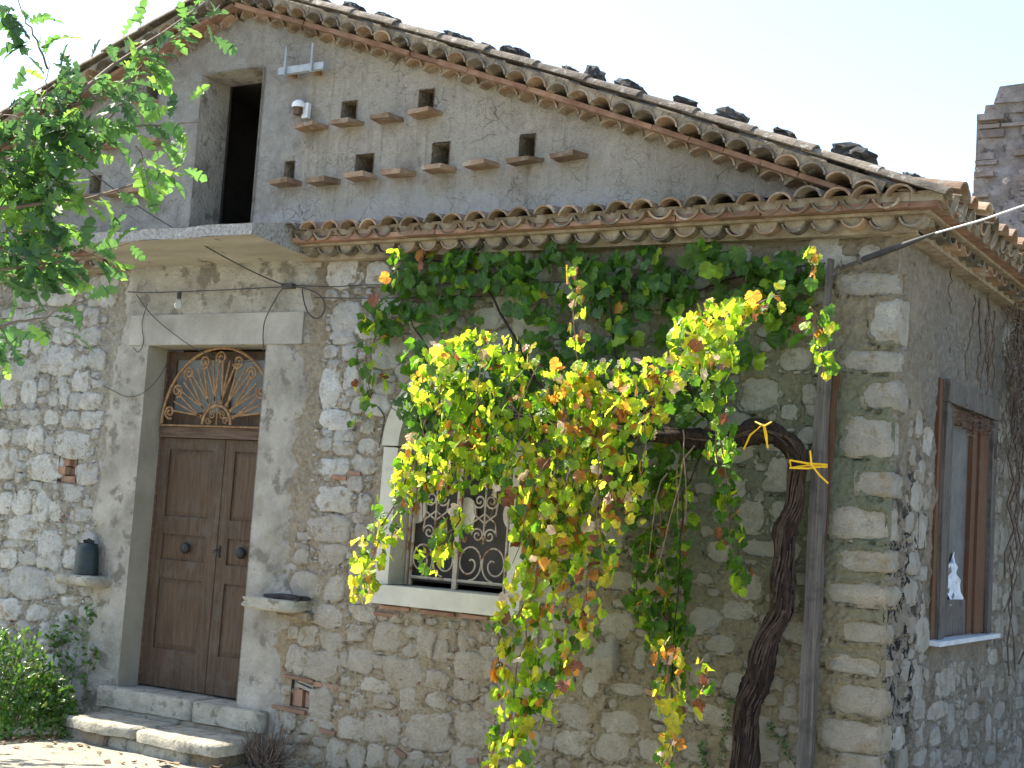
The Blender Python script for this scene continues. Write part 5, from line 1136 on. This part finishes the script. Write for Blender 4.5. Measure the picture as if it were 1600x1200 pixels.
for (u, v, w, h), lab in zip([(512, 3, 30, 14), (553, 10, 36, 20), (605, 26, 34, 18), (717, 58, 44, 24), (763, 72, 22, 12), (806, 80, 44, 24), (890, 107, 26, 14), (927, 112, 36, 44), (985, 132, 46, 30), (1072, 158, 40, 14), (1142, 178, 52, 34), (1225, 208, 40, 16), (1332, 238, 72, 46), (1425, 276, 34, 30)], labs):
    p = at(u, v, -.12); D = np.linalg.norm(p-CAM); k = D/2250; p[2] -= h*k*.30; rock(p, w*k*.85, h*k*.85, lab)

# ------------------------------------------------------------------ neighbour's ruined brick wall
nb = empty('ruined_brick_wall', (.4, 7.2, 0), label='tall ruined brick and rubble wall with broken plaster behind the right end of the roof', cat='wall'); nb.location = (0, 0, 0)
NY = 7.0
pl = [at(u, v, NY) for u, v in [(1512, 420), (1518, 335), (1520, 290), (1526, 215), (1532, 160), (1542, 124), (1600, 132), (1680, 150)]]
zt = lambda x: float(np.interp(x, [-1.4, -1.05, 3], [7.10, 7.16, 7.3])); xl = lambda z: float(np.interp(z, [0, 5.3, 5.6, 6.5, 6.95, 7.3], [pl[0][0]-.08, pl[0][0], pl[1][0], pl[3][0], pl[4][0]+.02, pl[5][0]]))
usn = axis(-1.6, 3.2, .03); zsn = axis(0, 7.4, .03)
sheet('plaster', usn, zsn, lambda U, Z: .02*fbm(U, Z, 3, 4, 91)+.03*np.clip(fbm(U, Z, 1.6, 3, 95)*6, -1, 1)-.01, lambda U, Z: (U > np.interp(Z, [0, 5.3, 5.6, 6.5, 6.95, 7.3], [pl[0][0]-.08, pl[0][0], pl[1][0], pl[3][0], pl[4][0]+.02, pl[5][0]])) & (Z < 7.16+.04*U),
      lambda U, Z, D: (U, NY-D, Z), mt_nplaster, nb)
b = MB(); b.box(-1.30, 3.2, NY+.05, NY+.5, 0, 7.05, None, .0); b.build('wall_core', mt_mortar, nb)
row = 0; z = 4.6; nbk = 0
while z < 7.02:
    h = random.uniform(.06, .11); x = xl(z)-.02+random.uniform(-.02, .02)
    while x < .6:
        w = random.uniform(.16, .32)
        if nbk < 290 and random.random() < (.93 if (x > xl(z)+.30 and z < 6.35) else .35):
            b = MB(); b.box(x+.008, x+w-.012, NY-.012+random.uniform(-.03, .035), NY+.1, z+.006, z+h-.008, None, .006); b.build('brick', (mt_oldbrick if random.random() < .75 else mt_nplaster), nb); nbk += 1
        x += w
    z += h
a_, c_ = at(1530, 155, NY), at(1578, 150, NY); b = MB(); b.box(-1.27, -.98, NY-.07, NY+.3, 6.98, 7.045, None, .006); b.box(-1.20, .9, NY-.01, NY+.3, 7.05, 7.17, None, .01); b.build('coping_stone', mt_nplaster, nb)
V = [(-1.10, NY-.04, 7.17), (-1.04, NY-.04, 7.36), (-.70, NY-.05, 7.37), (-.3, NY-.03, 7.33), (.9, NY-.05, 7.22), (.9, NY-.04, 7.12)]
b = MB(); m_ = len(V); b.add(V+[(v[0], NY+.35, v[2]) for v in V], [tuple(range(m_))[::-1], tuple(range(m_, 2*m_))]+[(k, (k+1) % m_, m_+(k+1) % m_, m_+k) for k in range(m_)]); b.build('broken_top', mt_nplaster, nb)
# ------------------------------------------------------------------ small things on the wall
lamp = empty('wall_lamp', (-5.25, 0, 5.5), label='small white dome lamp on the plaster beside the attic opening', cat='lamp'); lamp.location = (0, 0, 0)
b = MB(); n_ = 14; q = at(467, 166, -.07); prof = [(.0, .055), (.03, .05), (.055, .03), (.062, 0), (.058, -.015)]
V = [(q[0]+r_*math.cos(2*math.pi*k/n_), -.07+r_*math.sin(2*math.pi*k/n_), q[2]+h) for r_, h in prof for k in range(n_)]
b.add(V, [(i*n_+k, i*n_+(k+1) % n_, (i+1)*n_+(k+1) % n_, (i+1)*n_+k) for i in range(4) for k in range(n_)]); b.build('lamp_shade', mt_enamel, lamp, smooth=True)
b = MB(); b.box(q[0]+.02, q[0]+.085, -.05, -.01, q[2]-.10, q[2]+.03); b.build('back_plate', mt_enamel, lamp)
b = MB(); b.box(q[0]-.03, q[0]+.03, -.10, -.03, q[2]-.07, q[2]-.016, None, .006); b.build('lamp_socket', mt_rail, lamp)
br_ = empty('metal_bracket', (-5.3, -.1, 5.86), label='grey metal bar with two upright pins right of the attic opening', cat='bracket'); br_.location = (0, 0, 0)
p0, p1 = at(437, 109, -.12), at(507, 106, -.12); zc = (p0[2]+p1[2])/2
b = MB(); b.box(p0[0], p1[0], -.14, -.09, zc-.03, zc+.03, None, .002); b.build('bar', mt_galv, br_)
for u in (450, 491): p = at(u, 100, -.115); b = MB(); b.tube([(p[0], -.15, zc-.05), (p[0], -.15, zc+.20)], .012, 6); b.build('pin', mt_galv, br_)
for u in (452, 490): p = at(u, 100, -.1); b = MB(); b.box(p[0]-.02, p[0]+.02, -.089, .02, zc-.035, zc+.0); b.build('stub', mt_rust, br_)
can = empty('dark_can', (-7.2, -.12, 1.4), label='dark green metal can standing on the pale stone shelf left of the door', cat='can'); can.location = (0, 0, 0)
q = at(136, 873, -.13); n_ = 14; V = []
for z_, rr in ((1.402, .132), (1.50, .124), (1.60, .115), (1.675, .10)):
    for k in range(n_): a = 2*math.pi*k/n_; V.append((q[0]+rr*math.cos(a)*1.0, -.13+rr*.7*math.sin(a), z_))
b = MB(); b.add(V, [(i*n_+k, i*n_+(k+1) % n_, (i+1)*n_+(k+1) % n_, (i+1)*n_+k) for i in range(3) for k in range(n_)]+[tuple(3*n_+k for k in range(n_))]); b.build('can_body', mt_can, can, smooth=True)
b = MB()
for k in range(5): b.tube([(q[0]-.04+.025*k, -.13, 1.66), (q[0]-.045+.028*k, -.14, 1.70+.02*random.random())], .012, 5)
b.build('can_stub', mt_black, can)
V, F = quoin_mesh(.34, .2, .03, 33); b = MB(); b.add(V, F); q = at(460, 938, -.12); b.build('slate_piece', mt_rock, None, loc=(-4.86, -.12, 1.392), label='dark flat slate lying on the broken shelf right of the door', cat='slate')

def wire(name, lab, pts, r_=.005, mat_=None, sag=0, cat='wire', grp=None):
    Q = np.array([at(*p) for p in pts]); n_ = max(24, 6*len(Q)); tq = np.linspace(0, len(Q)-1, n_)
    def cr(k, t):
        i = int(min(t, len(Q)-2)); f = t-i; p0_, p1_, p2_, p3_ = Q[max(i-1, 0)], Q[i], Q[i+1], Q[min(i+2, len(Q)-1)]
        return .5*((2*p1_)+(-p0_+p2_)*f+(2*p0_-5*p1_+4*p2_-p3_)*f*f+(-p0_+3*p1_-3*p2_+p3_)*f**3)
    P_ = [cr(0, t) for t in tq]; b = MB(); b.tube(P_, r_, 5); return b.build(name, mat_ or mt_wire, None, smooth=True, label=lab, cat=cat, group=grp)
G = 'wires strung across the front'
wire('wire', 'black wire slanting down past the oak leaves to the junction above the door', [(110, 245, -1.2), (220, 325, -.85), (330, 390, -.5), (400, 427, -.25), (448, 447, -.06)], .006, grp=G)
wire('wire', 'upper black wire running right from the junction under the eave tiles', [(448, 445, -.06), (520, 448, -.08), (580, 445, -.08), (760, 443, -.08), (900, 440, -.08), (1100, 430, -.08), (1290, 412, -.08)], .005, grp=G)
wire('wire', 'lower black wire stretched behind the vine leaves', [(490, 465, -.06), (600, 466, -.08), (800, 462, -.08), (1000, 458, -.08), (1290, 440, -.08)], .005, grp=G)
wire('wire', 'wire above the door that carries the bare bulb', [(200, 456, -.07), (240, 457, -.08), (330, 454, -.08), (448, 448, -.06)], .005, grp=G)
wire('wire', 'looped end of black wire right of the junction', [(440, 447, -.06), (474, 450, -.08), (500, 462, -.10), (508, 480, -.10), (498, 497, -.10), (484, 492, -.10), (476, 475, -.09), (472, 452, -.07)], .006, grp=G)
wire('wire', 'black wire dropping from the junction to the door lintel', [(445, 449, -.06), (436, 458, -.08), (416, 495, -.08), (411, 520, -.07), (412, 548, -.05)], .005, grp=G)
wire('wire', 'thin wire hanging across the top of the door ironwork', [(213, 460, -.07), (240, 495, -.08), (290, 535, -.08), (330, 556, -.06), (370, 566, .02), (410, 562, .02)], .004, grp=G)
wire('wire', 'thin slack wire on the cement left of the door', [(262, 565, .10), (248, 590, -.04), (225, 613, -.06), (200, 620, -.05), (180, 612, -.05), (162, 603, -.03)], .0035, grp=G)
wire('wire', 'thin curly wire on the wall left of the door lintel', [(230, 475, -.06), (222, 505, -.06), (224, 535, -.05), (216, 550, -.05), (208, 543, -.05)], .0035, grp=G)
wire('wire', 'short dark wire fixed beside the window arch', [(590, 635, -.04), (600, 650, -.04), (598, 670, -.04), (592, 700, -.04)], .005, grp=G)
b = MB(); q = at(450, 447, -.06); b.box(q[0]-.06, q[0]+.06, -.08, -.03, q[2]-.018, q[2]+.018, None, .006); b.build('wire_junction', mt_wire, None, label='taped junction where the black wires meet right of the door lintel', cat='wire joint')
bulb = empty('light_bulb', (0, 0, 0), label='bare unlit light bulb hanging from the wire above the door', cat='light bulb'); q = at(279, 473, -.09); n_ = 12
b = MB(); b.tube([(q[0], -.09, q[2]+.10), (q[0], -.09, q[2]+.035)], .02, 8); b.build('socket', mt_wire, bulb)
b = MB(); prof = [(.015, .035), (.026, .015), (.036, -.01), (.036, -.03), (.026, -.05), (.004, -.06)]
V = [(q[0]+r_*math.cos(2*math.pi*k/n_), -.09+r_*math.sin(2*math.pi*k/n_), q[2]+h) for r_, h in prof for k in range(n_)]
b.add(V, [(i*n_+k, i*n_+(k+1) % n_, (i+1)*n_+(k+1) % n_, (i+1)*n_+k) for i in range(5) for k in range(n_)]); b.build('glass', mt_bulb, bulb, smooth=True)
cb = empty('service_cable', (0, 0, 0), label='pale overhead cable entering a dark sleeve at the house corner', cat='cable')
A = at(1350, 405, -.12); B2 = at(1462, 364, -.62); D2 = at(1620, 314, -1.35)
b = MB(); b.tube([B2, (B2+D2)/2+np.array([0, 0, -.01]), D2, D2+(D2-B2)*3], .006, 6); b.build('cable_run', mt_cable, cb)
b = MB(); b.tube([A, (A+B2)/2, B2], [.022, .021, .009], 8); b.build('sleeve', mt_wire, cb)
b = MB(); b.tube([A, at(1330, 412, -.06), at(1312, 420, -.02)], .010, 6); b.build('bracket', mt_greywood, cb)
# fallen leaves by the steps
for i, (u, v, lab) in enumerate([(318, 1188, 'rust-brown dead leaf by the foot of the steps, right one'), (262, 1192, 'rust-brown dead leaf by the foot of the steps, left one'), (340, 1196, 'curled tan dead leaf at the very bottom edge under the steps')]):
    r_ = ray(u, v); t = (.085-CAM[2])/r_[2]; p = CAM+r_*t; V, F = leaf_poly(GRAPE, .8, .5, .5, i+40); b = MB(); b.add([(x*.13, y*.13, z*.13) for x, y, z in V], F); b.build('dead_leaf', mt_debris, None, loc=(float(p[0]), float(p[1]), .09), rot=(.3, .2, i*2.0), label=lab, cat='leaf', group='dead leaves by the steps')
lt = MB()
for _ in range(700):
    x, y = random.uniform(-9, -4.6), -.15-abs(random.gauss(0, .35))
    if -6.85 < x < -4.95 and y > -.72: continue
    M = Matrix.Translation((x, y, float(gz(np.array(x), np.array(y)))+.012)) @ Matrix.Rotation(random.uniform(0, 6), 4, 'Z') @ Matrix.Rotation(random.uniform(-.6, .6), 4, 'X'); w = random.uniform(.008, .028); lt.box(-w, w, -w*.6, w*.6, -.003, .004, M, .003)
lt.build('leaf_litter', mt_debris, None, kind='stuff', label='scattered dead leaf litter and grit on the ground at the wall foot', cat='leaf litter')
